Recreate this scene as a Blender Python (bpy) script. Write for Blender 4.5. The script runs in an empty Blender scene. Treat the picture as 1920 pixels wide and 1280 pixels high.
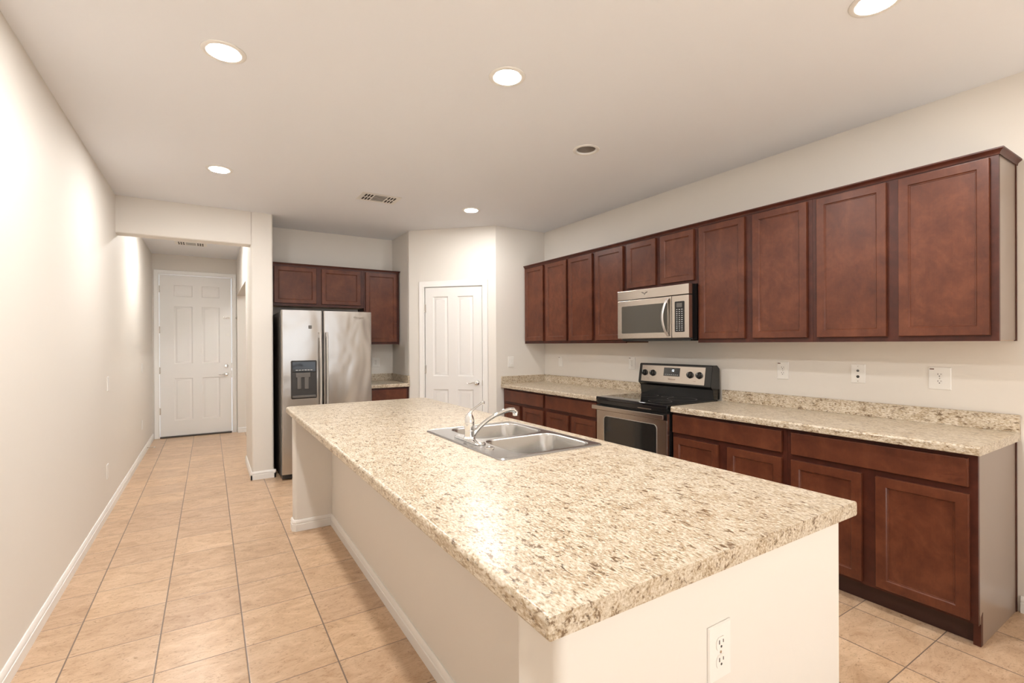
import bpy, bmesh, math, random
from mathutils import Vector, Matrix
random.seed(7)
SC = bpy.context.scene
COL = SC.collection
R = math.radians

# ------------------------------------------------------------------ camera
cam_data = bpy.data.cameras.new('camera')
cam = bpy.data.objects.new('camera', cam_data)
COL.objects.link(cam)
FPX = 903.726
cam_data.sensor_width = 36.0
cam_data.lens = FPX / 1920 * 36.0
cam_data.clip_start = 0.02
_a, _p, _r = R(32.135), R(-0.113), R(-0.298)
_f = Vector((math.sin(_a) * math.cos(_p), math.cos(_a) * math.cos(_p), math.sin(_p)))
_x = Vector((math.cos(_a), -math.sin(_a), 0))
_u = _x.cross(_f)
_x2 = _x * math.cos(_r) + _u * math.sin(_r)
_u2 = -_x * math.sin(_r) + _u * math.cos(_r)
_m = Matrix((_x2, _u2, -_f)).transposed().to_4x4()
_m.translation = Vector((0, 0, 1.377))
cam.matrix_world = _m
cam_data.shift_y = 6.325 / 1920
SC.camera = cam

# ------------------------------------------------------------------ view + world
SC.view_settings.view_transform = 'Standard'
SC.view_settings.look = 'None'
SC.view_settings.gamma = 1.0
SC.view_settings.use_curve_mapping = False
SC.view_settings.exposure = 0.22
w = bpy.data.worlds.new('world')
SC.world = w
w.use_nodes = True
w.node_tree.nodes['Background'].inputs[0].default_value = (0.85, 0.92, 1.0, 1)
w.node_tree.nodes['Background'].inputs[1].default_value = 1.0

H = 2.74          # ceiling height
XL, XR = -0.711, 3.491
YF = 4.80         # short wall beside the pantry
YE = 8.833        # entry wall
YB = -4.2         # rear wall of the family room behind the camera

WARM = (1.0, 0.982, 0.955)


def area(name, loc, size, energy, color, rot=(0, 0, 0), size_y=None, shape=None, spread=180):
    d = bpy.data.lights.new(name, 'AREA')
    d.energy = energy
    d.color = color
    d.size = size
    if shape:
        d.shape = shape
    if size_y:
        d.shape = 'RECTANGLE'
        d.size_y = size_y
    d.spread = R(spread)
    o = bpy.data.objects.new(name, d)
    o.location = loc
    o.rotation_euler = rot
    COL.objects.link(o)
    return o


# added fill light for daylight, set in the unseen rear window opening
area('rear_fill', (1.3, YB + 0.05, 1.25), 3.2, 25, (0.93, 0.96, 1.0), (R(90), 0, 0), 2.1)

# added low sunlight through that opening; its floor bounce brightens the ceiling
sd = bpy.data.lights.new('bounce_sun', 'SUN')
sd.energy = 41
sd.angle = R(1.5)
sd.color = (0.74, 0.89, 1.0)
so = bpy.data.objects.new('bounce_sun', sd)
so.rotation_euler = (R(55), 0, R(-4))
COL.objects.link(so)

# ------------------------------------------------------------------ materials


def new_mat(name):
    m = bpy.data.materials.new(name)
    m.use_nodes = True
    nt = m.node_tree
    b = nt.nodes['Principled BSDF']
    return m, nt, b


def plain(name, col, rough=0.5, metal=0.0, spec=0.5, coat=0.0, emit=None, estr=0.0, bump=None):
    m, nt, b = new_mat(name)
    b.inputs['Base Color'].default_value = (*col, 1)
    b.inputs['Roughness'].default_value = rough
    b.inputs['Metallic'].default_value = metal
    b.inputs['Specular IOR Level'].default_value = spec
    b.inputs['Coat Weight'].default_value = coat
    b.inputs['Coat Roughness'].default_value = 0.15
    # a faint procedural variation on every surface
    tc = nt.nodes.new('ShaderNodeTexCoord')
    no = nt.nodes.new('ShaderNodeTexNoise')
    no.inputs['Scale'].default_value = bump[0] if bump else 40
    no.inputs['Detail'].default_value = 3
    nt.links.new(tc.outputs['Object'], no.inputs['Vector'])
    bp = nt.nodes.new('ShaderNodeBump')
    bp.inputs['Strength'].default_value = bump[1] if bump else 0.03
    bp.inputs['Distance'].default_value = bump[2] if bump else 0.001
    nt.links.new(no.outputs['Fac'], bp.inputs['Height'])
    nt.links.new(bp.outputs['Normal'], b.inputs['Normal'])
    if emit:
        b.inputs['Emission Color'].default_value = (*emit, 1)
        b.inputs['Emission Strength'].default_value = estr
    return m


def ramp(nt, stops):
    r = nt.nodes.new('ShaderNodeValToRGB')
    e = r.color_ramp.elements
    while len(e) < len(stops):
        e.new(0.5)
    for i, (p, c) in enumerate(stops):
        e[i].position = p
        e[i].color = (*c, 1)
    return r


def mapping(nt, scale=(1, 1, 1), rot=(0, 0, 0), coord='Object'):
    tc = nt.nodes.new('ShaderNodeTexCoord')
    mp = nt.nodes.new('ShaderNodeMapping')
    mp.inputs['Scale'].default_value = scale
    mp.inputs['Rotation'].default_value = rot
    nt.links.new(tc.outputs[coord], mp.inputs['Vector'])
    return mp


def noise(nt, vec, scale, detail=4, rough=0.6, dist=0.0):
    n = nt.nodes.new('ShaderNodeTexNoise')
    n.inputs['Scale'].default_value = scale
    n.inputs['Detail'].default_value = detail
    n.inputs['Roughness'].default_value = rough
    n.inputs['Distortion'].default_value = dist
    nt.links.new(vec.outputs[0], n.inputs['Vector'])
    return n


def mixc(nt, fac, a, b, mode='MIX'):
    m = nt.nodes.new('ShaderNodeMix')
    m.data_type = 'RGBA'
    m.blend_type = mode
    for sock, val in ((m.inputs[0], fac), (m.inputs[6], a), (m.inputs[7], b)):
        if hasattr(val, 'links'):
            nt.links.new(val, sock)
        elif isinstance(val, (int, float)):
            sock.default_value = val
        else:
            sock.default_value = (*val, 1)
    return m.outputs[2]


def add_bump(nt, b, height, strength, dist):
    bp = nt.nodes.new('ShaderNodeBump')
    bp.inputs['Strength'].default_value = strength
    bp.inputs['Distance'].default_value = dist
    nt.links.new(height, bp.inputs['Height'])
    nt.links.new(bp.outputs['Normal'], b.inputs['Normal'])


def paint(name, col, rough=0.6):
    m, nt, b = new_mat(name)
    b.inputs['Base Color'].default_value = (*col, 1)
    b.inputs['Roughness'].default_value = rough
    b.inputs['Specular IOR Level'].default_value = 0.35
    mp = mapping(nt)
    n1 = noise(nt, mp, 9, 3, 0.55, 0.6)
    r1 = ramp(nt, [(0.50, (0, 0, 0)), (0.56, (1, 1, 1))])
    nt.links.new(n1.outputs['Fac'], r1.inputs[0])
    n2 = noise(nt, mp, 60, 2)
    s = nt.nodes.new('ShaderNodeMath')
    s.operation = 'MULTIPLY_ADD'
    nt.links.new(n2.outputs['Fac'], s.inputs[0])
    s.inputs[1].default_value = 0.35
    nt.links.new(r1.outputs[0], s.inputs[2])
    add_bump(nt, b, s.outputs[0], 0.10, 0.0012)
    return m


def wood(name, c0, c1, c2, rough=0.33, scale=(3, 3, 2.4)):
    m, nt, b = new_mat(name)
    mp = mapping(nt, scale)
    n1 = noise(nt, mp, 2.2, 5, 0.6, 0.4)
    n2 = noise(nt, mp, 7, 5, 0.65, 0.8)
    r1 = ramp(nt, [(0.3, c0), (0.52, c1), (0.75, c2)])
    nt.links.new(n1.outputs['Fac'], r1.inputs[0])
    mp2 = mapping(nt, (60, 60, 2.5))
    n3 = noise(nt, mp2, 3, 3, 0.5)
    r3 = ramp(nt, [(0.3, (0.80, 0.80, 0.80)), (0.7, (1.08, 1.08, 1.08))])
    nt.links.new(n3.outputs['Fac'], r3.inputs[0])
    c = mixc(nt, 0.3, r1.outputs[0], r3.outputs[0], 'MULTIPLY')
    r2 = ramp(nt, [(0.35, (0.82, 0.82, 0.82)), (0.65, (1.1, 1.1, 1.1))])
    nt.links.new(n2.outputs['Fac'], r2.inputs[0])
    c = mixc(nt, 0.8, c, r2.outputs[0], 'MULTIPLY')
    nt.links.new(c, b.inputs['Base Color'])
    b.inputs['Roughness'].default_value = rough
    b.inputs['Specular IOR Level'].default_value = 0.36
    b.inputs['Coat Weight'].default_value = 0.05
    b.inputs['Coat Roughness'].default_value = 0.22
    add_bump(nt, b, n3.outputs['Fac'], 0.05, 0.0006)
    return m


def granite(name):
    m, nt, b = new_mat(name)
    mp = mapping(nt, (1, 1, 1), (0.3, 0.2, R(35)))
    # streaky flow: stretch along one axis
    mps = mapping(nt, (1.0, 0.45, 1.0), (0, 0, R(-28)))
    n1 = noise(nt, mps, 84, 5, 0.68, 0.5)      # mid brown flecks
    n2 = noise(nt, mps, 175, 3, 0.6, 0.2)      # fine grains
    n3 = noise(nt, mp, 14, 3, 0.6)             # broad clouds
    n4 = noise(nt, mps, 52, 6, 0.75, 1.0)      # darker veined clusters
    base = ramp(nt, [(0.32, (0.44, 0.345, 0.235)), (0.48, (0.52, 0.43, 0.31)), (0.64, (0.59, 0.505, 0.39))])
    nt.links.new(n3.outputs['Fac'], base.inputs[0])
    nc = noise(nt, mps, 46, 3, 0.6, 0.4)       # clusters the flecks

    def shifted(src, k):
        a = nt.nodes.new('ShaderNodeMath'); a.operation = 'MULTIPLY_ADD'
        nt.links.new(nc.outputs['Fac'], a.inputs[0]); a.inputs[1].default_value = k
        b2_ = nt.nodes.new('ShaderNodeMath'); b2_.operation = 'ADD'
        a.inputs[2].default_value = -k / 2
        nt.links.new(a.outputs[0], b2_.inputs[0]); nt.links.new(src.outputs['Fac'], b2_.inputs[1])
        return b2_.outputs[0]
    f5 = ramp(nt, [(0.52, (0, 0, 0)), (0.62, (0.9, 0.9, 0.9))])
    nt.links.new(shifted(n2, 0.32), f5.inputs[0])
    c = mixc(nt, f5.outputs[0], base.outputs[0], (0.70, 0.63, 0.53))
    f2 = ramp(nt, [(0.36, (0.9, 0.9, 0.9)), (0.45, (0, 0, 0))])
    nt.links.new(shifted(n2, 0.25), f2.inputs[0])
    c = mixc(nt, f2.outputs[0], c, (0.31, 0.215, 0.12))
    f1 = ramp(nt, [(0.35, (1, 1, 1)), (0.44, (0, 0, 0))])
    nt.links.new(shifted(n1, 0.40), f1.inputs[0])
    c = mixc(nt, f1.outputs[0], c, (0.17, 0.108, 0.06))
    f4 = ramp(nt, [(0.30, (1, 1, 1)), (0.38, (0, 0, 0))])
    nt.links.new(shifted(n4, 0.3), f4.inputs[0])
    c = mixc(nt, f4.outputs[0], c, (0.07, 0.047, 0.032))
    nt.links.new(c, b.inputs['Base Color'])
    b.inputs['Roughness'].default_value = 0.30
    b.inputs['Specular IOR Level'].default_value = 0.5
    add_bump(nt, b, n2.outputs['Fac'], 0.08, 0.0005)
    return m


def tile_mat(name):
    m, nt, b = new_mat(name)
    tc = nt.nodes.new('ShaderNodeTexCoord')
    sep = nt.nodes.new('ShaderNodeSeparateXYZ')
    nt.links.new(tc.outputs['Object'], sep.inputs[0])

    def M(op, a, c=None, d=None):
        n = nt.nodes.new('ShaderNodeMath')
        n.operation = op
        for i, v in enumerate((a, c, d)):
            if v is None:
                continue
            if hasattr(v, 'links'):
                nt.links.new(v, n.inputs[i])
            else:
                n.inputs[i].default_value = v
        return n.outputs[0]
    PX, PY = 0.3365, 0.334
    ux = M('DIVIDE', M('SUBTRACT', sep.outputs[0], -0.203), PX)
    uy = M('DIVIDE', M('SUBTRACT', sep.outputs[1], 2.513), PY)

    def edge(u, p, wd):
        fr = M('FRACT', u)
        dd = M('MINIMUM', fr, M('SUBTRACT', 1.0, fr))
        return M('DIVIDE', M('MULTIPLY', dd, p), wd)
    ex = edge(ux, PX, 0.0030)
    ey = edge(uy, PY, 0.0022)
    e = M('MINIMUM', ex, ey)
    grout = M('LESS_THAN', e, 1.0)
    # per tile random
    comb = nt.nodes.new('ShaderNodeCombineXYZ')
    nt.links.new(M('FLOOR', ux), comb.inputs[0])
    nt.links.new(M('FLOOR', uy), comb.inputs[1])
    wn = nt.nodes.new('ShaderNodeTexWhiteNoise')
    wn.noise_dimensions = '2D'
    nt.links.new(comb.outputs[0], wn.inputs['Vector'])
    # shifted coords per tile
    sc = nt.nodes.new('ShaderNodeVectorMath')
    sc.operation = 'MULTIPLY_ADD'
    nt.links.new(wn.outputs['Color'], sc.inputs[0])
    sc.inputs[1].default_value = (7, 7, 7)
    nt.links.new(tc.outputs['Object'], sc.inputs[2])
    st = nt.nodes.new('ShaderNodeMapping')
    st.inputs['Rotation'].default_value = (0, 0, R(35))
    st.inputs['Scale'].default_value = (1, 1.9, 1)
    nt.links.new(sc.outputs[0], st.inputs['Vector'])
    n1 = noise(nt, st, 5.5, 6, 0.68, 1.2)
    n2 = noise(nt, st, 26, 5, 0.75, 2.0)
    r1 = ramp(nt, [(0.28, (0.44, 0.28, 0.165)), (0.5, (0.57, 0.395, 0.255)), (0.72, (0.68, 0.50, 0.345))])
    nt.links.new(n1.outputs['Fac'], r1.inputs[0])
    r2 = ramp(nt, [(0.36, (0.52, 0.45, 0.38)), (0.47, (1, 1, 1))])
    nt.links.new(n2.outputs['Fac'], r2.inputs[0])
    c = mixc(nt, 0.6, r1.outputs[0], r2.outputs[0], 'MULTIPLY')
    tv = ramp(nt, [(0, (0.92, 0.90, 0.90)), (1, (1.05, 1.04, 1.02))])
    nt.links.new(wn.outputs['Value'], tv.inputs[0])
    c = mixc(nt, 1.0, c, tv.outputs[0], 'MULTIPLY')
    c = mixc(nt, grout, c, (0.19, 0.135, 0.10))
    nt.links.new(c, b.inputs['Base Color'])
    rr = ramp(nt, [(0.3, (0.26, 0.26, 0.26)), (0.7, (0.38, 0.38, 0.38))])
    nt.links.new(n2.outputs['Fac'], rr.inputs[0])
    nt.links.new(rr.outputs[0], b.inputs['Roughness'])
    b.inputs['Specular IOR Level'].default_value = 0.45
    hgt = M('MINIMUM', M('MULTIPLY', e, 0.5), 1.0)
    hh = M('MULTIPLY_ADD', n2.outputs['Fac'], 0.15, hgt)
    add_bump(nt, b, hh, 0.35, 0.0015)
    return m


def steel(name, col=(0.60, 0.57, 0.54), rough=0.26, wave=0.0, axis='h', dent=(2.2, 0.02)):
    m, nt, b = new_mat(name)
    b.inputs['Base Color'].default_value = (*col, 1)
    b.inputs['Metallic'].default_value = 1.0
    b.inputs['Roughness'].default_value = rough
    sc = {'h': (1, 1, 260), 'v': (260, 260, 1), 'n': (8, 8, 8)}[axis]
    mp = mapping(nt, sc)
    n1 = noise(nt, mp, 1.0, 2, 0.5)
    r = ramp(nt, [(0.3, (rough * 0.95,) * 3), (0.7, (rough * 1.05,) * 3)])
    nt.links.new(n1.outputs['Fac'], r.inputs[0])
    nt.links.new(r.outputs[0], b.inputs['Roughness'])
    mp2 = mapping(nt, (1, 1, 0.6))
    n2 = noise(nt, mp2, dent[0], 2, 0.5, 0.5)
    bp1 = nt.nodes.new('ShaderNodeBump')
    bp1.inputs['Strength'].default_value = 0.008
    bp1.inputs['Distance'].default_value = 0.0003
    nt.links.new(n1.outputs['Fac'], bp1.inputs['Height'])
    bp2 = nt.nodes.new('ShaderNodeBump')
    bp2.inputs['Strength'].default_value = min(1.0, wave)
    bp2.inputs['Distance'].default_value = dent[1]
    nt.links.new(n2.outputs['Fac'], bp2.inputs['Height'])
    nt.links.new(bp1.outputs['Normal'], bp2.inputs['Normal'])
    nt.links.new(bp2.outputs['Normal'], b.inputs['Normal'])
    return m


WALL = (0.76, 0.72, 0.665)
MT = {}
MT['wall'] = paint('wall_paint', WALL)
MT['ceiling'] = paint('ceiling_paint', (0.82, 0.83, 0.86), 0.7)
MT['trim'] = plain('white_trim_paint', (0.84, 0.82, 0.79), 0.35)
MT['door'] = plain('white_door_paint', (0.80, 0.78, 0.755), 0.38)
MT['tile'] = tile_mat('beige_floor_tile')
MT['granite'] = granite('granite_laminate')
MT['wood'] = wood('cherry_stained_wood', (0.080, 0.021, 0.0100), (0.120, 0.034, 0.015), (0.172, 0.054, 0.025), 0.40)
MT['wood_dark'] = wood('cherry_frame_wood', (0.050, 0.012, 0.007), (0.072, 0.017, 0.009), (0.095, 0.024, 0.012), 0.42)
MT['kick'] = plain('dark_toe_kick', (0.045, 0.014, 0.009), 0.45)
MT['side'] = plain('grey_brown_end_panel', (0.245, 0.185, 0.145), 0.28, coat=0.2, bump=(220, 0.15, 0.0005))
MT['under'] = plain('tan_cabinet_underside', (0.52, 0.36, 0.24), 0.5)
MT['steel'] = steel('brushed_stainless', (0.60, 0.54, 0.48), 0.25, 0.03, 'h', (2.0, 0.006))
MT['fridge'] = steel('dented_stainless', (0.47, 0.445, 0.42), 0.24, 1.0, 'v', (2.6, 0.016))
MT['sink'] = steel('sink_stainless', (0.50, 0.49, 0.475), 0.26, 0.02, 'n', (4.0, 0.002))
MT['chrome'] = plain('chrome', (0.85, 0.87, 0.88), 0.06, 1.0)
MT['nickel'] = plain('satin_nickel', (0.62, 0.59, 0.55), 0.22, 1.0)
MT['handle'] = steel('polished_steel_handle', (0.80, 0.79, 0.78), 0.34, 0.0, 'v')
MT['black'] = plain('black_enamel', (0.010, 0.010, 0.010), 0.18, coat=0.3)
MT['blackglass'] = plain('black_ceramic_glass', (0.008, 0.008, 0.009), 0.05, spec=0.6, bump=(40, 0.0, 0.0001))
MT['oven_glass'] = plain('oven_window_glass', (0.020, 0.019, 0.017), 0.06, spec=0.6, bump=(40, 0.0, 0.0001))
MT['mw_glass'] = plain('microwave_window_screen', (0.075, 0.068, 0.055), 0.16, spec=0.5, bump=(40, 0.0, 0.0001))
MT['plastic_dark'] = plain('dark_grey_plastic', (0.035, 0.032, 0.030), 0.4)
MT['plastic_grey'] = plain('grey_plastic', (0.12, 0.11, 0.10), 0.4)
MT['fridge_side'] = plain('dark_fridge_side', (0.055, 0.048, 0.042), 0.45, bump=(300, 0.2, 0.0005))
MT['white_plastic'] = plain('white_plastic', (0.82, 0.80, 0.76), 0.3)
MT['slot'] = plain('dark_slot', (0.03, 0.028, 0.025), 0.5)
MT['mark'] = plain('grey_marking', (0.16, 0.13, 0.11), 0.4)
MT['palemark'] = plain('pale_marking', (0.55, 0.55, 0.55), 0.4)
MT['brownmark'] = plain('brown_marking', (0.16, 0.07, 0.045), 0.4)
MT['digits'] = plain('lit_digits', (0.8, 0.85, 0.9), 0.4, emit=(0.85, 0.93, 1.0), estr=2.0)
MT['lens'] = plain('lit_lens', (0.9, 0.9, 0.9), 0.4, emit=(1.0, 0.97, 0.92), estr=14.0)
MT['vent_dark'] = plain('vent_shadow_gap', (0.03, 0.025, 0.02), 0.8)
MT['baffle'] = plain('grey_baffle', (0.30, 0.25, 0.21), 0.5)
MT['threshold'] = plain('dark_threshold', (0.05, 0.035, 0.025), 0.4)
MT['glass'] = None
_g, _nt, _b = new_mat('window_glass')
_b.inputs['Transmission Weight'].default_value = 1.0
_b.inputs['Roughness'].default_value = 0.0
_b.inputs['IOR'].default_value = 1.05
MT['glass'] = _g

# ------------------------------------------------------------------ mesh helpers


def box(bm, x0, x1, y0, y1, z0, z1, bev=0.0, seg=2):
    if x1 < x0: x0, x1 = x1, x0
    if y1 < y0: y0, y1 = y1, y0
    if z1 < z0: z0, z1 = z1, z0
    v = [bm.verts.new(p) for p in ((x0, y0, z0), (x1, y0, z0), (x1, y1, z0), (x0, y1, z0),
                                   (x0, y0, z1), (x1, y0, z1), (x1, y1, z1), (x0, y1, z1))]
    fs = [bm.faces.new([v[i] for i in f]) for f in ((0, 3, 2, 1), (4, 5, 6, 7), (0, 1, 5, 4), (1, 2, 6, 5), (2, 3, 7, 6), (3, 0, 4, 7))]
    if bev > 0:
        es = list({e for f in fs for e in f.edges})
        bmesh.ops.bevel(bm, geom=es, offset=bev, segments=seg, profile=0.5, affect='EDGES')
    return bm


def B(*a, **k):
    bm = bmesh.new()
    return box(bm, *a, **k)


def ring_loop(bm, rings, cap0=True, cap1=True, closed=True):
    """rings: list of lists of points, same length; skins them"""
    vs = [[bm.verts.new(p) for p in r] for r in rings]
    n = len(vs[0])
    for a, b_ in zip(vs[:-1], vs[1:]):
        for i in range(n if closed else n - 1):
            j = (i + 1) % n
            bm.faces.new((a[i], a[j], b_[j], b_[i]))
    if cap0:
        bm.faces.new(list(reversed(vs[0])))
    if cap1:
        bm.faces.new(vs[-1])
    return vs


def lathe(bm, prof, c=(0, 0, 0), axis='z', n=32, cap0=True, cap1=True):
    """prof: list of (radius, height)"""
    rings = []
    for r, h in prof:
        ring = []
        for i in range(n):
            a = 2 * math.pi * i / n
            p = (r * math.cos(a), r * math.sin(a), h)
            if axis == 'y':      # axis towards -y
                p = (p[0], -p[2], p[1])
            elif axis == 'x':
                p = (p[2], p[0], p[1])
            ring.append((p[0] + c[0], p[1] + c[1], p[2] + c[2]))
        rings.append(ring)
    ring_loop(bm, rings, cap0, cap1)
    return bm


def tube(bm, pts, rad, n=16, flat=None):
    """swept tube; rad number or list; flat=(sx, sz) section scale"""
    pts = [Vector(p) for p in pts]
    if not isinstance(rad, (list, tuple)):
        rad = [rad] * len(pts)
    rings = []
    up = None
    for i, p in enumerate(pts):
        if i == 0: t = pts[1] - pts[0]
        elif i == len(pts) - 1: t = pts[-1] - pts[-2]
        else: t = (pts[i + 1] - pts[i - 1])
        t.normalize()
        if up is None:
            up = Vector((0, 0, 1)) if abs(t.z) < 0.9 else Vector((1, 0, 0))
        s = t.cross(up).normalized()
        u2 = s.cross(t).normalized()
        up = u2
        fs = flat or (1, 1)
        rings.append([p + (s * math.cos(2 * math.pi * k / n) * fs[0] + u2 * math.sin(2 * math.pi * k / n) * fs[1]) * rad[i] for k in range(n)])
    ring_loop(bm, rings)
    return bm


def prism(bm, poly, a0, a1, axis='y'):
    """poly of 2-D points extruded along axis from a0 to a1"""
    def P(p, a):
        return {'y': (p[0], a, p[1]), 'x': (a, p[0], p[1]), 'z': (p[0], p[1], a)}[axis]
    ring_loop(bm, [[P(p, a0) for p in poly], [P(p, a1) for p in poly]])
    return bm


def mesh_obj(name, bm, mat, parent=None, label=None, smooth=True):
    bmesh.ops.recalc_face_normals(bm, faces=bm.faces)
    me = bpy.data.meshes.new(name)
    bm.to_mesh(me)
    bm.free()
    o = bpy.data.objects.new(name, me)
    COL.objects.link(o)
    for mm in (mat if isinstance(mat, (list, tuple)) else [mat]):
        me.materials.append(MT[mm] if isinstance(mm, str) else mm)
    if smooth:
        for p in me.polygons:
            p.use_smooth = True
        try:
            me.set_sharp_from_angle(angle=R(35))
        except Exception:
            for p in me.polygons:
                p.use_smooth = False
    if smooth and name not in ('rim', 'bowl', 'drain'):
        wn = o.modifiers.new('weighted_normal', 'WEIGHTED_NORMAL')
        wn.keep_sharp = True
        wn.weight = 100
    if parent is not None:
        o.parent = parent
    if label:
        o['label'] = label
    return o


def part(name, bm, mat, parent, label=None):
    return mesh_obj(name, bm, mat, parent, label)


def thing(name, label, cat, loc=(0, 0, 0), rotz=0.0, group=None, kind=None):
    o = bpy.data.objects.new(name, None)
    o.empty_display_size = 0.05
    o.location = loc
    o.rotation_euler = (0, 0, rotz)
    COL.objects.link(o)
    if label: o['label'] = label
    if cat: o['category'] = cat
    if group: o['group'] = group
    if kind: o['kind'] = kind
    return o


def struct(name, bm, mat):
    o = mesh_obj(name, bm, mat)
    o['kind'] = 'structure'
    return o


def solid(name, bm, mat, label, cat, group=None):
    o = mesh_obj(name, bm, mat)
    o['label'] = label
    o['category'] = cat
    if group: o['group'] = group
    return o


def text_part(name, s, size, mat, parent, loc, rot=(R(90), 0, 0), label=None, depth=0.0004):
    cu = bpy.data.curves.new(name, 'FONT')
    cu.body = s
    cu.size = size
    cu.extrude = depth
    cu.align_x = 'CENTER'
    cu.align_y = 'CENTER'
    tmp = bpy.data.objects.new(name + '_curve', cu)
    COL.objects.link(tmp)
    dg = bpy.context.evaluated_depsgraph_get()
    me = bpy.data.meshes.new_from_object(tmp.evaluated_get(dg))
    bpy.data.objects.remove(tmp)
    o = bpy.data.objects.new(name, me)
    me.materials.clear()
    me.materials.append(MT[mat])
    COL.objects.link(o)
    o.parent = parent
    o.location = loc
    o.rotation_euler = rot
    if label: o['label'] = label
    return o


def rect_rings(bm, rings, cap=True, back=None):
    """rings of (x0,x1,z0,z1,y): skins front relief of a panel facing -y"""
    pts = [[(x0, y, z0), (x1, y, z0), (x1, y, z1), (x0, y, z1)] for x0, x1, z0, z1, y in rings]
    return ring_loop(bm, pts, True, cap)


def shaker(x0, x1, z0, z1, t=0.020, fw=0.046, yb=-0.001):
    """cabinet door slab with a recessed flat panel; front at -t"""
    bm = bmesh.new()
    f = yb - t
    def rr(i, y): return (x0 + i, x1 - i, z0 + i, z1 - i, y)
    rect_rings(bm, [rr(0, yb), rr(0, f + 0.004), rr(0.0015, f + 0.0012), rr(0.005, f), rr(fw, f), rr(fw + 0.0045, f + 0.0060), rr(fw + 0.0075, f + 0.0065),
                    rr(fw + 0.0090, f + 0.0095)])
    return bm


def slab_front(x0, x1, z0, z1, t=0.020, yb=-0.001):
    bm = bmesh.new()
    f = yb - t
    def rr(i, y): return (x0 + i, x1 - i, z0 + i, z1 - i, y)
    rect_rings(bm, [rr(0, yb), rr(0, f + 0.005), rr(0.002, f + 0.0015), rr(0.007, f)])
    return bm


# ------------------------------------------------------------------ room shell
struct('floor', B(XL - 0.15, 6.2, YB - 0.2, YE + 0.2, -0.1, 0.0), 'tile')
TW = 0.12
# left wall runs the whole length of the house
struct('wall_left', B(XL - TW, XL, YB, YE, 0.0, H), 'wall')
# entry wall with the door opening
DX0, DX1, DH = -0.622, 0.297, 2.436
bm = bmesh.new()
box(bm, XL - TW, DX0 - 0.012, YE, YE + 0.14, 0, H)
box(bm, DX1 + 0.012, 2.2, YE, YE + 0.14, 0, H)
box(bm, DX0 - 0.012, DX1 + 0.012, YE, YE + 0.14, DH + 0.012, H)
struct('wall_entry', bm, 'wall')


def rounded_block(x0, x1, y0, y1, z0, z1, rs, n=4):
    """plan rectangle with per-corner radii (x0y0, x1y0, x1y1, x0y1)"""
    bm = bmesh.new()
    pts = []
    cs = [(x0, y0, 180), (x1, y0, 270), (x1, y1, 0), (x0, y1, 90)]
    for (cx, cy, a0), r in zip(cs, rs):
        if r <= 0:
            pts.append((cx, cy)); continue
        ox = cx + (r if cx == x0 else -r)
        oy = cy + (r if cy == y0 else -r)
        for k in range(n + 1):
            a = R(a0 + 90 * k / n)
            pts.append((ox + r * math.cos(a), oy + r * math.sin(a)))
    prism(bm, pts, z0, z1, 'z')
    return bm


PY0, PX0, PX1 = 5.585, 0.365, 0.567
YA = 6.18        # back wall of the fridge alcove
struct('wall_pier', rounded_block(PX0, PX1, PY0, YA + 0.28, 0, H, (0.02, 0.02, 0, 0)), 'wall')
# dropped header over the hall opening
bm = bmesh.new()
prism(bm, [(PY0, H), (PY0, 2.415), (PY0 + 0.006, 2.406), (PY0 + 0.015, 2.40), (PY0 + 0.14, 2.40), (PY0 + 0.14, H)], XL, PX0 + 0.002, 'x')
struct('wall_header', bm, 'wall')
# right wall of the hall with an opening into a side passage
bm = bmesh.new()
box(bm, PX0 + 0.01, PX0 + 0.13, YA + 0.28, YE, 2.16, H)
box(bm, PX0 + 0.01, PX0 + 0.13, YE - 0.09, YE, 0, 2.16)
struct('wall_hall_right', bm, 'wall')
bm = bmesh.new()
box(bm, PX0 + 0.13, 2.2, YE - 0.09, YE, 0, H)
struct('wall_passage', bm, 'wall')
struct('wall_passage_end', B(2.08, 2.2, YA + 0.12, YE - 0.09, 0, H), 'wall')
# alcove back and side
struct('wall_alcove', B(PX1, 2.16, YA, YA + 0.12, 0, H), 'wall')
AX, AY = 2.035, 5.565
struct('wall_alcove_side', B(AX, AX + 0.10, AY + 0.045, YA, 0, H), 'wall')
# angled pantry wall (local frame: x along wall, y into wall)
PL = (AY - YF) * math.sqrt(2)
PD0, PD1, PDH = 0.209, 0.911, 2.05
pw = bmesh.new()
box(pw, 0.0, PD0 - 0.012, 0, 0.11, 0, H)
box(pw, PD1 + 0.012, PL, 0, 0.11, 0, H)
box(pw, PD0 - 0.012, PD1 + 0.012, 0, 0.11, PDH + 0.012, H)
bmesh.ops.transform(pw, matrix=Matrix.Translation((AX, AY, 0)) @ Matrix.Rotation(R(-45), 4, 'Z'), verts=pw.verts)
struct('wall_pantry', pw, 'wall')
BX = AX + PL / math.sqrt(2)
struct('wall_corner', B(BX, XR, YF, YF + 0.12, 0, H), 'wall')
struct('wall_right', B(XR, XR + TW, YB + 2.2, YF + 0.12, 0, H), 'wall')
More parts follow.
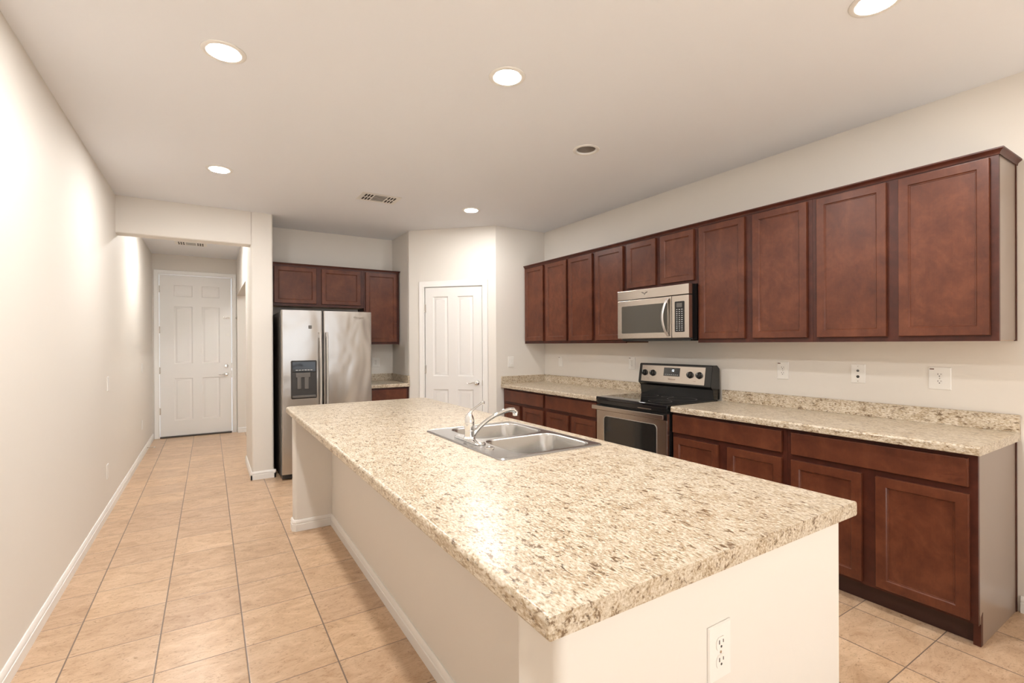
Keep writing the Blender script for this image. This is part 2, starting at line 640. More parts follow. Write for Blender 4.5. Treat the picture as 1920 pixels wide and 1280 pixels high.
# family room behind the camera
struct('wall_side', B(XR + TW, 6.1, YB + 2.2, YB + 2.32, 0, H), 'wall')
struct('wall_far_right', B(6.1, 6.22, YB, YB + 2.32, 0, H), 'wall')
bm = bmesh.new()
box(bm, XL - TW, -0.35, YB - 0.12, YB, 0, H)
box(bm, 2.95, 6.22, YB - 0.12, YB, 0, H)
box(bm, -0.35, 2.95, YB - 0.12, YB, 2.34, H)
box(bm, -0.35, 2.95, YB - 0.12, YB, 0, 0.14)
struct('wall_rear', bm, 'wall')
bm = bmesh.new()
for a, b_ in ((-0.35, -0.30), (1.27, 1.33), (2.90, 2.95)):
    box(bm, a, b_, YB - 0.09, YB - 0.03, 0.14, 2.34)
box(bm, -0.35, 2.95, YB - 0.09, YB - 0.03, 0.14, 0.19)
box(bm, -0.35, 2.95, YB - 0.09, YB - 0.03, 2.29, 2.34)
win = struct('fill_window_1', bm, 'trim')  # unseen window, added as the way in for the fill light

# ceiling with round cut-outs is not needed: the light trims sit on a closed ceiling and the cans hang above it
LIGHTS = [(0.065, 2.607), (1.295, 2.094), (0.073, 4.360), (2.262, 4.368), (2.254, 2.594), (2.270, 0.857)]
HALL_LIGHT = (-0.17, 6.75)
PASSAGE_LIGHT = (1.25, 7.55)
EXTRA = [(0.065, 0.857), (0.6, -1.9), (2.4, -1.9)]  # unseen lamps out of frame; the rear-room pair is added fill
RC = 0.067


def ceiling_with_holes():
    """flat slab with octagonal-to-round can openings, built from a triangulated outline"""
    bm = bmesh.new()
    box(bm, XL - TW, 6.22, YB - 0.12, YE + 0.14, H, H + 0.12)
    me = bpy.data.meshes.new('ceiling')
    bm.to_mesh(me); bm.free()
    o = bpy.data.objects.new('ceiling', me)
    COL.objects.link(o)
    cut = bmesh.new()
    for x, y in LIGHTS + EXTRA + [HALL_LIGHT, PASSAGE_LIGHT]:
        lathe(cut, [(RC, H - 0.1), (RC, H + 0.2)], (x, y, 0), 'z', 40)
    bmesh.ops.recalc_face_normals(cut, faces=cut.faces)
    cm = bpy.data.meshes.new('cut'); cut.to_mesh(cm); cut.free()
    co = bpy.data.objects.new('cut', cm); COL.objects.link(co)
    md = o.modifiers.new('b', 'BOOLEAN'); md.object = co; md.solver = 'EXACT'; md.operation = 'DIFFERENCE'
    dg = bpy.context.evaluated_depsgraph_get()
    nm = bpy.data.meshes.new_from_object(o.evaluated_get(dg))
    o.modifiers.clear(); o.data = nm
    nm.name = 'ceiling'
    nm.materials.clear(); nm.materials.append(MT['ceiling'])
    bpy.data.objects.remove(co)
    o['kind'] = 'structure'


ceiling_with_holes()


def can_light(x, y, label, lit=True, power=24, visible=True):
    t = thing('recessed_light', label, 'ceiling light', (x, y, H), 0, 'round recessed ceiling lights' if visible else None)
    bm = bmesh.new()
    # trim ring with a shallow cone
    lathe(bm, [(0.093, -0.0005), (0.092, -0.004), (0.082, -0.008), (0.073, -0.006), (RC - 0.001, 0.004), (RC - 0.003, 0.03)], n=48, cap0=False, cap1=False)
    part('trim_ring', bm, 'white_plastic', t)
    bm = bmesh.new()
    z1 = 0.045 if lit else 0.10
    lathe(bm, [(RC - 0.002, 0.004), (RC - 0.003, 0.02), (RC - 0.008, z1), (RC - 0.010, z1 + 0.004)], n=40, cap0=False, cap1=True)
    part('housing', bm, 'white_plastic' if lit else 'baffle', t)
    if lit:
        bm = bmesh.new()
        lathe(bm, [(0.057, 0.028), (0.053, 0.020), (0.038, 0.014), (0.012, 0.011)], n=40)
        part('lens', bm, 'lens', t)
        L = area('lamp_light', (x, y, H - 0.010), 0.120, power, WARM, shape='DISK')
        L.visible_camera = True
    else:
        bm = bmesh.new()
        lathe(bm, [(0.040, 0.085), (0.040, 0.06), (0.030, 0.048), (0.010, 0.043)], n=32)
        part('bulb', bm, 'plastic_grey', t, 'unlit lamp inside the housing')
    return t


POW = 17.5
can_light(*LIGHTS[0], 'lit recessed light over the walkway, the larger one nearest the viewer at left', power=POW)
can_light(*LIGHTS[1], 'lit recessed light directly above the island sink', power=POW)
can_light(*LIGHTS[2], 'lit recessed light farther down the walkway, in front of the hall opening', power=POW * 1.15)
can_light(*LIGHTS[3], 'small lit recessed light in front of the pantry door', power=POW * 0.8)
can_light(*LIGHTS[4], 'unlit grey recessed light in front of the microwave', lit=False)
can_light(*LIGHTS[5], 'lit recessed light cut off by the top edge of the photo', power=POW)
can_light(*HALL_LIGHT, 'lit recessed light in the entry hall, hidden behind the dropped header', power=POW * 1.15, visible=False)
can_light(*PASSAGE_LIGHT, 'lit recessed light in the side passage right of the entry hall', power=POW * 0.9, visible=False)
for (x, y), wh in zip(EXTRA, ('behind the viewer beside the left wall', 'added as fill in the rear room on the left', 'added as fill in the rear room on the right')):
    can_light(x, y, 'lit recessed light %s' % wh, power=POW * (0.85 if y > 0 else 0.15), visible=False)


# ------------------------------------------------------------------ baseboards
def bb_profile(h=0.083, t=0.014):
    return [(0, 0), (t, 0), (t, h * 0.60), (t - 0.0035, h * 0.63), (t - 0.0035, h * 0.70), (t - 0.001, h * 0.73), (t - 0.002, h * 0.86), (t - 0.007, h * 0.97), (t - 0.009, h), (0, h)]


def bb_run(bm, p0, p1, side):
    """baseboard from p0 to p1 (2-D), protruding to `side` (unit 2-D vector)"""
    prof = bb_profile()
    rings = []
    for p in (p0, p1):
        rings.append([(p[0] + side[0] * d, p[1] + side[1] * d, z) for d, z in prof])
    ring_loop(bm, rings)


bm = bmesh.new(); bb_run(bm, (XL, YB), (XL, YE), (1, 0)); struct('baseboard_left', bm, 'trim')
bm = bmesh.new()
bb_run(bm, (PX0 - 0.014, PY0), (PX1 + 0.014, PY0), (0, -1))
bb_run(bm, (PX0, PY0 - 0.014), (PX0, YA + 0.28), (-1, 0))
struct('baseboard_pier', bm, 'trim')
bm = bmesh.new(); bb_run(bm, (PX1, PY0 - 0.014), (PX1, PY0 + 0.03), (1, 0)); struct('baseboard_pier_end', bm, 'trim')
bm = bmesh.new(); bb_run(bm, (0.375, YE - 0.09), (2.08, YE - 0.09), (0, -1)); struct('baseboard_passage', bm, 'trim')
bm = bmesh.new(); bb_run(bm, (XR, YB + 2.32), (XR, 0.700), (-1, 0)); struct('baseboard_right', bm, 'trim')
bm = bmesh.new()
for s0, s1 in ((0.0, 0.128), (0.976, PL)):
    q = lambda s: (AX + s * math.sqrt(.5), AY - s * math.sqrt(.5))
    bb_run(bm, q(s0), q(s1), (-math.sqrt(.5), -math.sqrt(.5)))
struct('baseboard_pantry', bm, 'trim')


# ------------------------------------------------------------------ interior doors
def panel_leaf(x0, x1, z0, z1, y, t, cols, rows):
    """door leaf with moulded raised panels on the -y face"""
    bm = bmesh.new()
    xs = sorted({x0, x1, *[c for cc in cols for c in cc]})
    zs = sorted({z0, z1, *[c for cc in rows for c in cc]})
    V = {}

    def v(p):
        k = tuple(round(a, 5) for a in p)
        if k not in V: V[k] = bm.verts.new(p)
        return V[k]
    for i in range(len(xs) - 1):
        for j in range(len(zs) - 1):
            a, b_, c, d = xs[i], xs[i + 1], zs[j], zs[j + 1]
            if (a, b_) in cols and (c, d) in rows:
                def rr(k, dy): return [(a + k, y + dy, c + k), (b_ - k, y + dy, c + k), (b_ - k, y + dy, d - k), (a + k, y + dy, d - k)]
                rings = [rr(0, 0), rr(0.004, 0.003), rr(0.010, 0.009), rr(0.016, 0.011), rr(0.022, 0.010), rr(0.040, 0.003), rr(0.043, 0.0025)]
                vs = [[v(p) for p in r] for r in rings]
                for r0, r1 in zip(vs[:-1], vs[1:]):
                    for k in range(4):
                        bm.faces.new((r0[k], r0[(k + 1) % 4], r1[(k + 1) % 4], r1[k]))
                bm.faces.new(vs[-1])
            else:
                bm.faces.new([v(p) for p in ((a, y, c), (b_, y, c), (b_, y, d), (a, y, d))])
    # sides and back
    box(bm, x0, x1, y + 0.0125, y + t, z0, z1)
    for a, b_ in (((x0, z0), (x1, z0)), ((x1, z0), (x1, z1)), ((x1, z1), (x0, z1)), ((x0, z1), (x0, z0))):
        q = [bm.verts.new(p) for p in ((a[0], y, a[1]), (b_[0], y, b_[1]), (b_[0], y + 0.013, b_[1]), (a[0], y + 0.013, a[1]))]
        bm.faces.new(q)
    return bm


def casing(x0, x1, z1, wd=0.062, t=0.016):
    """profiled casing around an opening, mitred; front toward -y from y=0"""
    bm = bmesh.new()
    prof = [(0, 0), (0, -t * 0.55), (0.004, -t * 0.7), (0.012, -t * 0.75), (0.016, -t * 0.6), (0.045, -t * 0.85), (0.052, -t), (wd - 0.004, -t), (wd, -t * 0.75), (wd, 0)]
    path = [((x0, 0.0), (-1, 0)), ((x0, z1), (-1, 1)), ((x1, z1), (1, 1)), ((x1, 0.0), (1, 0))]
    rings = []
    for (px, pz), (dx, dz) in path:
        rings.append([(px + dx * d, y, pz + dz * d) for d, y in prof])
    ring_loop(bm, rings)
    return bm


def lever(parent, x, z, y, direction=-1, label='chrome lever handle'):
    bm = bmesh.new()
    lathe(bm, [(0.033, 0.0), (0.033, 0.004), (0.028, 0.010), (0.013, 0.013), (0.012, 0.045), (0.013, 0.052), (0.008, 0.056)], (x, y, z), 'y', 28)
    pts, rads = [], []
    for k in range(9):
        f = k / 8
        pts.append((x + direction * 0.105 * f, y - 0.047 + 0.006 * math.sin(f * 3.1), z + 0.006 * math.sin(f * math.pi * 2)))
        rads.append(0.010 - 0.004 * f)
    tube(bm, pts, rads, 12, (1, 0.8))
    return part('handle', bm, 'chrome', parent, label)


def hinge(parent, x, z, y, h=0.095):
    bm = bmesh.new()
    lathe(bm, [(0.004, -h / 2 - 0.004), (0.0065, -h / 2), (0.0065, h / 2), (0.004, h / 2 + 0.004)], (x, y, z), 'z', 14)
    box(bm, x - 0.014, x + 0.014, y + 0.0045, y + 0.0085, z - h / 2, z + h / 2)
    return part('hinge', bm, 'nickel', parent)


# entry door, 8 ft, six panels
d1 = thing('door_1', 'tall white six-panel entry door at the end of the hall', None, (0, YE, 0), 0, kind='structure')
lw = DX1 - DX0
cols = [(DX0 + 0.190 * lw, DX0 + 0.445 * lw), (DX0 + 0.575 * lw, DX0 + 0.830 * lw)]
rows = [(0.25, 0.885), (1.10, 1.97), (2.115, 2.29)]
leaf = part('leaf', panel_leaf(DX0, DX1, 0.022, DH, 0.006, 0.040, cols, rows), 'door', d1)
part('casing', casing(DX0 - 0.006, DX1 + 0.006, DH + 0.006, 0.064), 'trim', d1)
for z in (0.40, 1.007, 1.613, 2.22):
    hinge(d1, DX0 - 0.004, z, -0.004)
bm = bmesh.new(); box(bm, DX0, DX1, -0.035, 0.10, 0.0, 0.018, 0.003)
part('threshold', bm, 'threshold', d1)
lever(d1, 0.228, 0.925, 0.006)
bm = bmesh.new(); lathe(bm, [(0.033, 0), (0.032, 0.008), (0.026, 0.016), (0.012, 0.018)], (0.228, 0.006, 1.055), 'y', 28)
box(bm, 0.225, 0.231, -0.030, -0.010, 1.043, 1.067, 0.001)
part('deadbolt', bm, 'chrome', d1)
bm = bmesh.new(); box(bm, 0.19, 0.275, -0.004, 0.006, 1.795, 1.825, 0.004)
for k in range(3): lathe(bm, [(0.010, 0), (0.008, 0.006), (0.003, 0.007)], (0.208 + 0.026 * k, -0.004, 1.81), 'y', 14)
part('door_guard', bm, 'nickel', d1)
bm = bmesh.new(); box(bm, 0.362, 0.376, -0.028, -0.0005, 1.792, 1.832, 0.003)
tube(bm, [(0.366, -0.026, 1.80), (0.350, -0.036, 1.81), (0.366, -0.026, 1.822)], 0.003, 8)
part('guard_catch', bm, 'nickel', d1)
bm = bmesh.new(); box(bm, 0.225, 0.272, -0.001, 0.006, 1.525, 1.565, 0.002)
part('sensor', bm, 'white_plastic', d1)
bm = bmesh.new(); box(bm, DX1 - 0.002, DX1 + 0.008, -0.002, 0.012, 0.87, 0.98); box(bm, DX1 - 0.002, DX1 + 0.008, -0.002, 0.012, 1.02, 1.10)
part('strike_plate', bm, 'nickel', d1)

# pantry door in the angled wall
d2 = thing('door_2', 'white four-panel pantry door in the angled corner wall', None, (AX, AY, 0), R(-45), kind='structure')
cols = [(0.305, 0.497), (0.612, 0.806)]
rows = [(0.22, 0.845), (1.003, 1.942)]
part('leaf', panel_leaf(PD0, PD1, 0.012, PDH, 0.004, 0.035, cols, rows), 'door', d2)
part('casing', casing(PD0 - 0.008, PD1 + 0.008, PDH + 0.008, 0.066), 'trim', d2)
for z in (0.35, 1.08, 1.806):
    hinge(d2, PD0 - 0.004, z, -0.004)
lever(d2, 0.848, 0.925, 0.004)
bm = bmesh.new(); box(bm, PD1 - 0.001, PD1 + 0.006, -0.002, 0.012, 0.895, 0.955)
part('strike_plate', bm, 'nickel', d2)


# ------------------------------------------------------------------ cabinets
def upper_cabinet(label, loc, rotz, wd, z0, z1, doors, depth=0.292, group=None, right_side=False, door_z0=None, fw=0.044):
    """local: x along the run (viewer's left to right), y into the wall, origin at the bottom left of the face"""
    t = thing('wall_cabinet', label, 'cabinet', (loc[0], loc[1], z0), rotz, group)
    h = z1 - z0
    bm = bmesh.new()
    box(bm, 0.0005, wd - 0.0005, 0, depth - 0.001, 0.006, h)
    part('body', bm, 'wood_dark', t)
    bm = bmesh.new(); box(bm, 0.003, wd - 0.003, 0.012, depth - 0.004, 0.0015, 0.006)
    part('bottom_panel', bm, 'under', t, 'tan unfinished underside')
    bm = bmesh.new(); box(bm, 0.0005, wd - 0.0005, -0.0005, 0.012, 0, 0.008)
    part('bottom_rail', bm, 'wood_dark', t)
    for a, b_, c, d in doors:
        part('door', shaker(a, b_, c - z0, d - z0, fw=fw), 'wood', t)
    if right_side:
        bm = bmesh.new(); box(bm, wd, wd + 0.006, 0.018, depth - 0.016, 0.004, h)
        part('side_panel', bm, 'side', t, 'grey-brown laminated end panel')
        bm = bmesh.new(); box(bm, wd - 0.0004, wd + 0.008, -0.0005, 0.018, 0, h)
        part('side_stile', bm, 'wood_dark', t)
        bm = bmesh.new(); box(bm, wd, wd + 0.010, depth - 0.016, depth - 0.001, 0, h)
        part('side_stile', bm, 'wood_dark', t)
    return t


XF = 3.199
ZU0, ZU1 = 1.379, 2.285
DZ0, DZ1 = 1.408, 2.262
rot = R(-90)


def uy(y):  # world y -> location for a right-wall unit
    return (XF, y)


GU = 'cherry wall cabinets along the right wall'


def up2(label, ya, yb, prs, **k):
    """cabinet from far y ya to near y yb with doors given in world y pairs"""
    doors = [(ya - a, ya - b_, k.get('dz0', DZ0), DZ1) for a, b_ in prs]
    return upper_cabinet(label, (XF, ya), rot, ya - yb, k.get('z0', ZU0), ZU1, doors, XR - XF, GU, k.get('rs', False))


up2('dark cherry two-door wall cabinet in the far corner, its left end near the pantry', YF - 0.001, 3.969, [(4.769, 4.407), (4.357, 3.991)])
up2('dark cherry two-door wall cabinet immediately left of the microwave', 3.969, 3.148, [(3.947, 3.587), (3.537, 3.170)])
up2('short two-door cherry wall cabinet directly above the microwave', 3.148, 2.388, [(3.118, 2.790), (2.740, 2.413)], z0=1.838, dz0=1.866)
up2('tall two-door cherry wall cabinet immediately right of the microwave', 2.388, 1.551, [(2.365, 1.996), (1.937, 1.579)])
up2('largest-looking two-door cherry wall cabinet at the near end with grey-brown side', 1.551, 0.72, [(1.522, 1.159), (1.104, 0.741)], rs=True)

# crown moulding
def crown(bm, path, prof):
    """path of ((x,y),(nx,ny)) mitre points, prof (outward, z)"""
    rings = [[(p[0] + n[0] * d, p[1] + n[1] * d, z) for d, z in prof] for p, n in path]
    ring_loop(bm, rings)


cz = ZU1
cprof = [(0, cz - 0.014), (0.003, cz - 0.014), (0.004, cz - 0.006), (0.009, cz + 0.001), (0.017, cz + 0.007), (0.019, cz + 0.009), (0.019, cz + 0.016), (0, cz + 0.016)]
bm = bmesh.new()
crown(bm, [((XF - 0.001, YF - 0.001), (-1, 0)), ((XF - 0.001, 0.710), (-1, -1)), ((XR - 0.001, 0.710), (0, -1))], cprof)
solid('crown_molding', bm, 'wood_dark', 'long dark cherry crown molding along the top of the right wall cabinets', 'molding')

# alcove uppers
YAF = 5.885
GA = 'cherry wall cabinets in the fridge alcove'
upper_cabinet('short two-door cherry wall cabinet above the refrigerator', (0.572, YAF), 0, 1.015, 1.815, ZU1,
              [(0.034, 0.470, 1.845, 2.25), (0.530, 0.970, 1.845, 2.25)], YA - YAF, GA, fw=0.042)
upper_cabinet('single-door cherry wall cabinet right of the refrigerator', (1.588, YAF), 0, 0.432, 1.381, ZU1,
              [(0.016, 0.402, 1.408, 2.25)], YA - YAF, GA, fw=0.042)
bm = bmesh.new()
cp2 = [(0, cz - 0.012), (0.004, cz - 0.012), (0.010, cz + 0.002), (0.014, cz + 0.004), (0.014, cz + 0.008), (0, cz + 0.008)]
crown(bm, [((0.570, YAF - 0.001), (0, -1)), ((2.022, YAF - 0.001), (1, -1)), ((2.022, YA - 0.001), (1, 0))], cp2)
solid('crown_molding', bm, 'wood_dark', 'short dark crown molding on top of the cabinets over the refrigerator', 'molding')

XBF = 2.902      # base cabinet face
ZC = 0.914
ZB = 0.872


def base_cabinet(label, loc, rotz, wd, doors, drawers, depth, group=None, right_side=False, kick=0.062):
    t = thing('base_cabinet', label, 'cabinet', (loc[0], loc[1], 0), rotz, group)
    bm = bmesh.new(); box(bm, 0.0005, wd - 0.0005, 0, depth - 0.001, 0.108, ZB - 0.001)
    part('body', bm, 'wood_dark', t)
    bm = bmesh.new(); box(bm, 0.0005, wd - 0.0005, kick, depth - 0.002, 0.0005, 0.1075)
    part('toe_kick', bm, 'kick', t)
    for a, b_, c, d in doors:
        part('door', shaker(a, b_, c, d), 'wood', t)
    for a, b_, c, d in drawers:
        part('drawer', slab_front(a, b_, c, d), 'wood', t)
    if right_side:
        bm = bmesh.new()
        prism(bm, [(0.018, ZB - 0.001), (0.018, 0.16), (0.034, 0.10), (0.034, 0.0005), (depth - 0.018, 0.0005), (depth - 0.018, ZB - 0.001)], wd, wd + 0.006, 'x')
        part('side_panel', bm, 'side', t, 'grey-brown laminated end panel')
        bm = bmesh.new()
        box(bm, wd - 0.0004, wd + 0.0065, -0.0005, 0.018, 0.105, ZB - 0.001)
        part('side_stile', bm, 'wood_dark', t)
        bm = bmesh.new(); box(bm, wd, wd + 0.010, depth - 0.018, depth - 0.001, 0.0005, ZB - 0.001)
        part('side_stile', bm, 'wood_dark', t)
        bm = bmesh.new()
        prism(bm, [(0.0335, 0.0005), (0.0335, 0.135), (0.060, 0.150), (0.060, 0.0005)], wd - 0.020, wd + 0.0068, 'x')
        part('kick_bracket', bm, 'wood_dark', t)
    return t


GB = 'cherry base cabinets along the right wall'


def b2(label, ya, yb, dr, ds, rs=False):
    return base_cabinet(label, (XBF, ya), rot, ya - yb,
                        [(ya - a, ya - b_, 0.125, 0.690) for a, b_ in ds],
                        [(ya - a, ya - b_, 0.722, 0.852) for a, b_ in dr], XR - XBF, GB, rs)


b2('dark cherry base cabinet in the far corner beside the pantry wall', YF - 0.001, 3.982, [(4.757, 4.006)], [(4.757, 4.438), (4.374, 4.007)])
b2('dark cherry base cabinet immediately left of the range', 3.982, 3.182, [(3.960, 3.202)], [(3.943, 3.600), (3.548, 3.206)])
b2('cherry base cabinet immediately right of the range', 2.385, 1.552, [(2.377, 1.580)], [(2.368, 2.004), (1.937, 1.581)])
b2('cherry base cabinet at the near end of the run, its grey-brown end panel showing', 1.552, 0.722, [(1.524, 0.745)], [(1.525, 1.164), (1.102, 0.742)], True)

# alcove base cabinet
base_cabinet('small cherry base cabinet between the refrigerator and the pantry wall', (1.56, 5.575), 0, 0.470,
             [(0.02, 0.44, 0.125, 0.690)], [(0.02, 0.44, 0.722, 0.850)], YA - 5.575)


# ------------------------------------------------------------------ countertops
def slab(outline, z0, z1, round_idx, r=0.013, hole=None, rb=0.006):
    """outline list of xy; edges whose index is in round_idx get rolled top edge"""
    bm = bmesh.new()
    vs = [bm.verts.new((x, y, z0)) for x, y in outline]
    f = bm.faces.new(vs)
    ret = bmesh.ops.extrude_face_region(bm, geom=[f])
    top = [g for g in ret['geom'] if isinstance(g, bmesh.types.BMVert)]
    for v in top: v.co.z = z1
    bm.edges.ensure_lookup_table()
    n = len(outline)
    te, be = [], []
    for e in bm.edges:
        a, b_ = e.verts[0].co, e.verts[1].co
        if abs(a.z - b_.z) > 1e-6: continue
        for i in round_idx:
            p, q = outline[i], outline[(i + 1) % n]
            if {(round(a.x, 4), round(a.y, 4)), (round(b_.x, 4), round(b_.y, 4))} == {(round(p[0], 4), round(p[1], 4)), (round(q[0], 4), round(q[1], 4))}:
                (te if abs(a.z - z1) < 1e-6 else be).append(e)
    bmesh.ops.bevel(bm, geom=te, offset=r, segments=5, profile=0.5, affect='EDGES')
    be = [e for e in be if e.is_valid]
    if rb: bmesh.ops.bevel(bm, geom=be, offset=rb, segments=2, profile=0.5, affect='EDGES')
    bmesh.ops.recalc_face_normals(bm, faces=bm.faces)
    return bm


def cut_box(o, x0, x1, y0, y1, z0, z1, r=0.0):
    cut = rounded_block(x0, x1, y0, y1, z0, z1, (r,) * 4)
    bmesh.ops.recalc_face_normals(cut, faces=cut.faces)
    cm = bpy.data.meshes.new('cut'); cut.to_mesh(cm); cut.free()
    co = bpy.data.objects.new('cut', cm); COL.objects.link(co)
    md = o.modifiers.new('b', 'BOOLEAN'); md.object = co; md.solver = 'EXACT'; md.operation = 'DIFFERENCE'
    dg = bpy.context.evaluated_depsgraph_get()
    nm = bpy.data.meshes.new_from_object(o.evaluated_get(dg))
    old = o.data
    o.modifiers.clear(); o.data = nm
    bpy.data.objects.remove(co)
    bpy.data.meshes.remove(old)


IX0, IX1, IY0, IY1 = 0.482, 1.600, 0.657, 3.985
SX0, SX1, SY0, SY1 = 0.972, 1.518, 1.635, 2.420      # sink outer rim
out = [(IX0, IY0), (IX1, IY0)]
ra = 0.045
for k in range(5):
    a = R(90 * k / 4); out.append((IX1 - ra + ra * math.cos(a), IY1 - ra + ra * math.sin(a)))
for k in range(5):
    a = R(90 + 90 * k / 4); out.append((IX0 + ra + ra * math.cos(a), IY1 - ra + ra * math.sin(a)))
n = len(out)
top = mesh_obj('island_countertop', slab(out, ZB, ZC, list(range(1, n))), 'granite')
cut_box(top, SX0 + 0.018, SX1 - 0.018, SY0 + 0.018, SY1 - 0.018, ZB - 0.05, ZC + 0.05, 0.03)
top['label'] = 'large speckled beige granite-look island countertop with a rolled edge'
top['category'] = 'countertop'

XCF = 2.858


def counter(label, ya, yb, side_splash=False, end_cap=False):
    t = thing('wall_countertop', label, 'countertop', (0, 0, 0), 0, 'speckled laminate counters against the walls')
    part('worktop', slab([(XCF, yb), (XR - 0.0005, yb), (XR - 0.0005, ya), (XCF, ya)], ZB, ZC, [3], 0.014), 'granite', t)
    bm = bmesh.new(); box(bm, XR - 0.021, XR - 0.0008, yb, ya, ZC, 1.003, 0.002)
    part('backsplash', bm, 'granite', t)
    if side_splash:
        bm = bmesh.new(); box(bm, XCF + 0.004, XR - 0.022, ya - 0.020, ya - 0.0008, ZC, 1.003, 0.002)
        part('side_splash', bm, 'granite', t)
    return t


counter('speckled beige wall counter left of the range, running into the far corner', YF - 0.001, 3.172, True)
counter('long speckled beige wall counter right of the range with a cut near end', 2.372, 0.700)
t = thing('wall_countertop', 'small speckled counter section between refrigerator and pantry wall', 'countertop', (0, 0, 0), 0, 'speckled laminate counters against the walls')
part('worktop', slab([(1.56, 5.545), (2.0335, 5.545), (2.0335, YA - 0.001), (1.56, YA - 0.001)], ZB, ZC, [0], 0.014), 'granite', t)
bm = bmesh.new(); box(bm, 1.56, 2.012, YA - 0.021, YA - 0.001, ZC, 1.003, 0.002); part('backsplash', bm, 'granite', t)
bm = bmesh.new(); box(bm, 2.013, 2.0335, 5.548, YA - 0.001, ZC, 1.003, 0.002); part('side_splash', bm, 'granite', t)

# ------------------------------------------------------------------ island base
isl = thing('kitchen_island', 'long white drywall kitchen island base under the speckled countertop', 'island', (1.0, 2.3, 0))
ox, oy = -1.0, -2.3


def ipart(name, bm, mat, label=None):
    bmesh.ops.transform(bm, matrix=Matrix.Translation((ox, oy, 0)), verts=bm.verts)
    return part(name, bm, mat, isl, label)


WX0, WX1 = 0.512, 1.520
KX = 0.792
ipart('end_wall', rounded_block(WX0, WX1, 0.668, 0.812, 0.0, ZB - 0.001, (0.022, 0.008, 0.0, 0.022)), 'wall')
ipart('end_wall', rounded_block(WX0 + 0.012, WX1, 3.872, 3.972, 0.0, ZB - 0.001, (0.022, 0.0, 0.008, 0.022)), 'wall')
ipart('knee_wall', B(KX, KX + 0.11, 0.8125, 3.8715, 0.0, ZB - 0.001), 'wall')
bm = bmesh.new()
bb_run(bm, (KX, 0.812), (KX, 3.872), (-1, 0))
ipart('baseboard', bm, 'trim')
bm = bmesh.new()
xw = WX0 + 0.012
# wrap-around baseboard of the far end wall with a chamfered corner block
ch = 0.016
prof = bb_profile()
path = [((KX, 3.872), (0, -1)), ((xw + ch, 3.872), (-0.41, -1)), ((xw, 3.872 + ch), (-1, -0.41)), ((xw, 3.972 - ch), (-1, 0.41)), ((xw + ch, 3.972), (-0.41, 1)), ((WX1, 3.972), (0, 1))]
ring_loop(bm, [[(p[0] + n_[0] * d, p[1] + n_[1] * d, z) for d, z in prof] for p, n_ in path])
ipart('baseboard', bm, 'trim')
bm = bmesh.new()
path = [((WX1, 0.668), (0, -1)), ((WX0 + ch, 0.668), (-0.41, -1)), ((WX0, 0.668 + ch), (-1, -0.41)), ((WX0, 0.812 - ch), (-1, 0.41)), ((WX0 + ch, 0.812), (-0.41, 1)), ((KX, 0.812), (0, 1))]
ring_loop(bm, [[(p[0] + n_[0] * d, p[1] + n_[1] * d, z) for d, z in prof] for p, n_ in path])
ipart('baseboard', bm, 'trim')
# cabinets on the working side of the island
bm = bmesh.new(); box(bm, KX + 0.111, 1.500, 0.8125, 1.60, 0.10, ZB - 0.001); box(bm, KX + 0.111, 1.500, 2.46, 3.8715, 0.10, ZB - 0.001)
box(bm, KX + 0.111, 1.500, 1.60, 2.46, 0.10, 0.64); box(bm, 1.482, 1.500, 1.60, 2.46, 0.64, ZB - 0.001)
ipart('cabinet_body', bm, 'wood_dark', 'dark cherry cabinets on the working side')
bm = bmesh.new(); box(bm, KX + 0.111, 1.44, 0.8125, 3.8715, 0.0005, 0.0995)
ipart('toe_kick', bm, 'kick')
for (a, b_) in ((0.84, 1.19), (1.22, 1.57), (1.62, 2.01), (2.05, 2.44), (2.50, 3.09), (3.13, 3.48), (3.50, 3.85)):
    for mk, z0, z1, nm in ((shaker, 0.125, 0.69, 'door'), (slab_front, 0.722, 0.852, 'drawer')):
        bm = mk(a, b_, z0, z1)
        bmesh.ops.transform(bm, matrix=Matrix.Translation((1.500, 0, 0)) @ Matrix(((0, -1, 0, 0), (1, 0, 0, 0), (0, 0, 1, 0), (0, 0, 0, 1))), verts=bm.verts)
        ipart(nm, bm, 'wood')

# ------------------------------------------------------------------ sink
sk = thing('kitchen_sink', 'double-bowl stainless drop-in sink set in the island countertop', 'sink', ((SX0 + SX1) / 2, (SY0 + SY1) / 2, ZC))
cx, cy = (SX0 + SX1) / 2, (SY0 + SY1) / 2


def rrect(x0, x1, y0, y1, r, z, n=6):
    pts = []
    for (ccx, ccy, a0) in ((x0 + r, y0 + r, 180), (x1 - r, y0 + r, 270), (x1 - r, y1 - r, 0), (x0 + r, y1 - r, 90)):
        for k in range(n + 1):
            a = R(a0 + 90 * k / n)
            pts.append((ccx + r * math.cos(a) - cx, ccy + r * math.sin(a) - cy, z))
    return pts


# bowls: x ranges leave a faucet deck at low x
BXa, BXb = 1.085, 1.488
bowls = [(BXa, BXb, 1.668, 2.010), (BXa, BXb, 2.045, 2.388)]


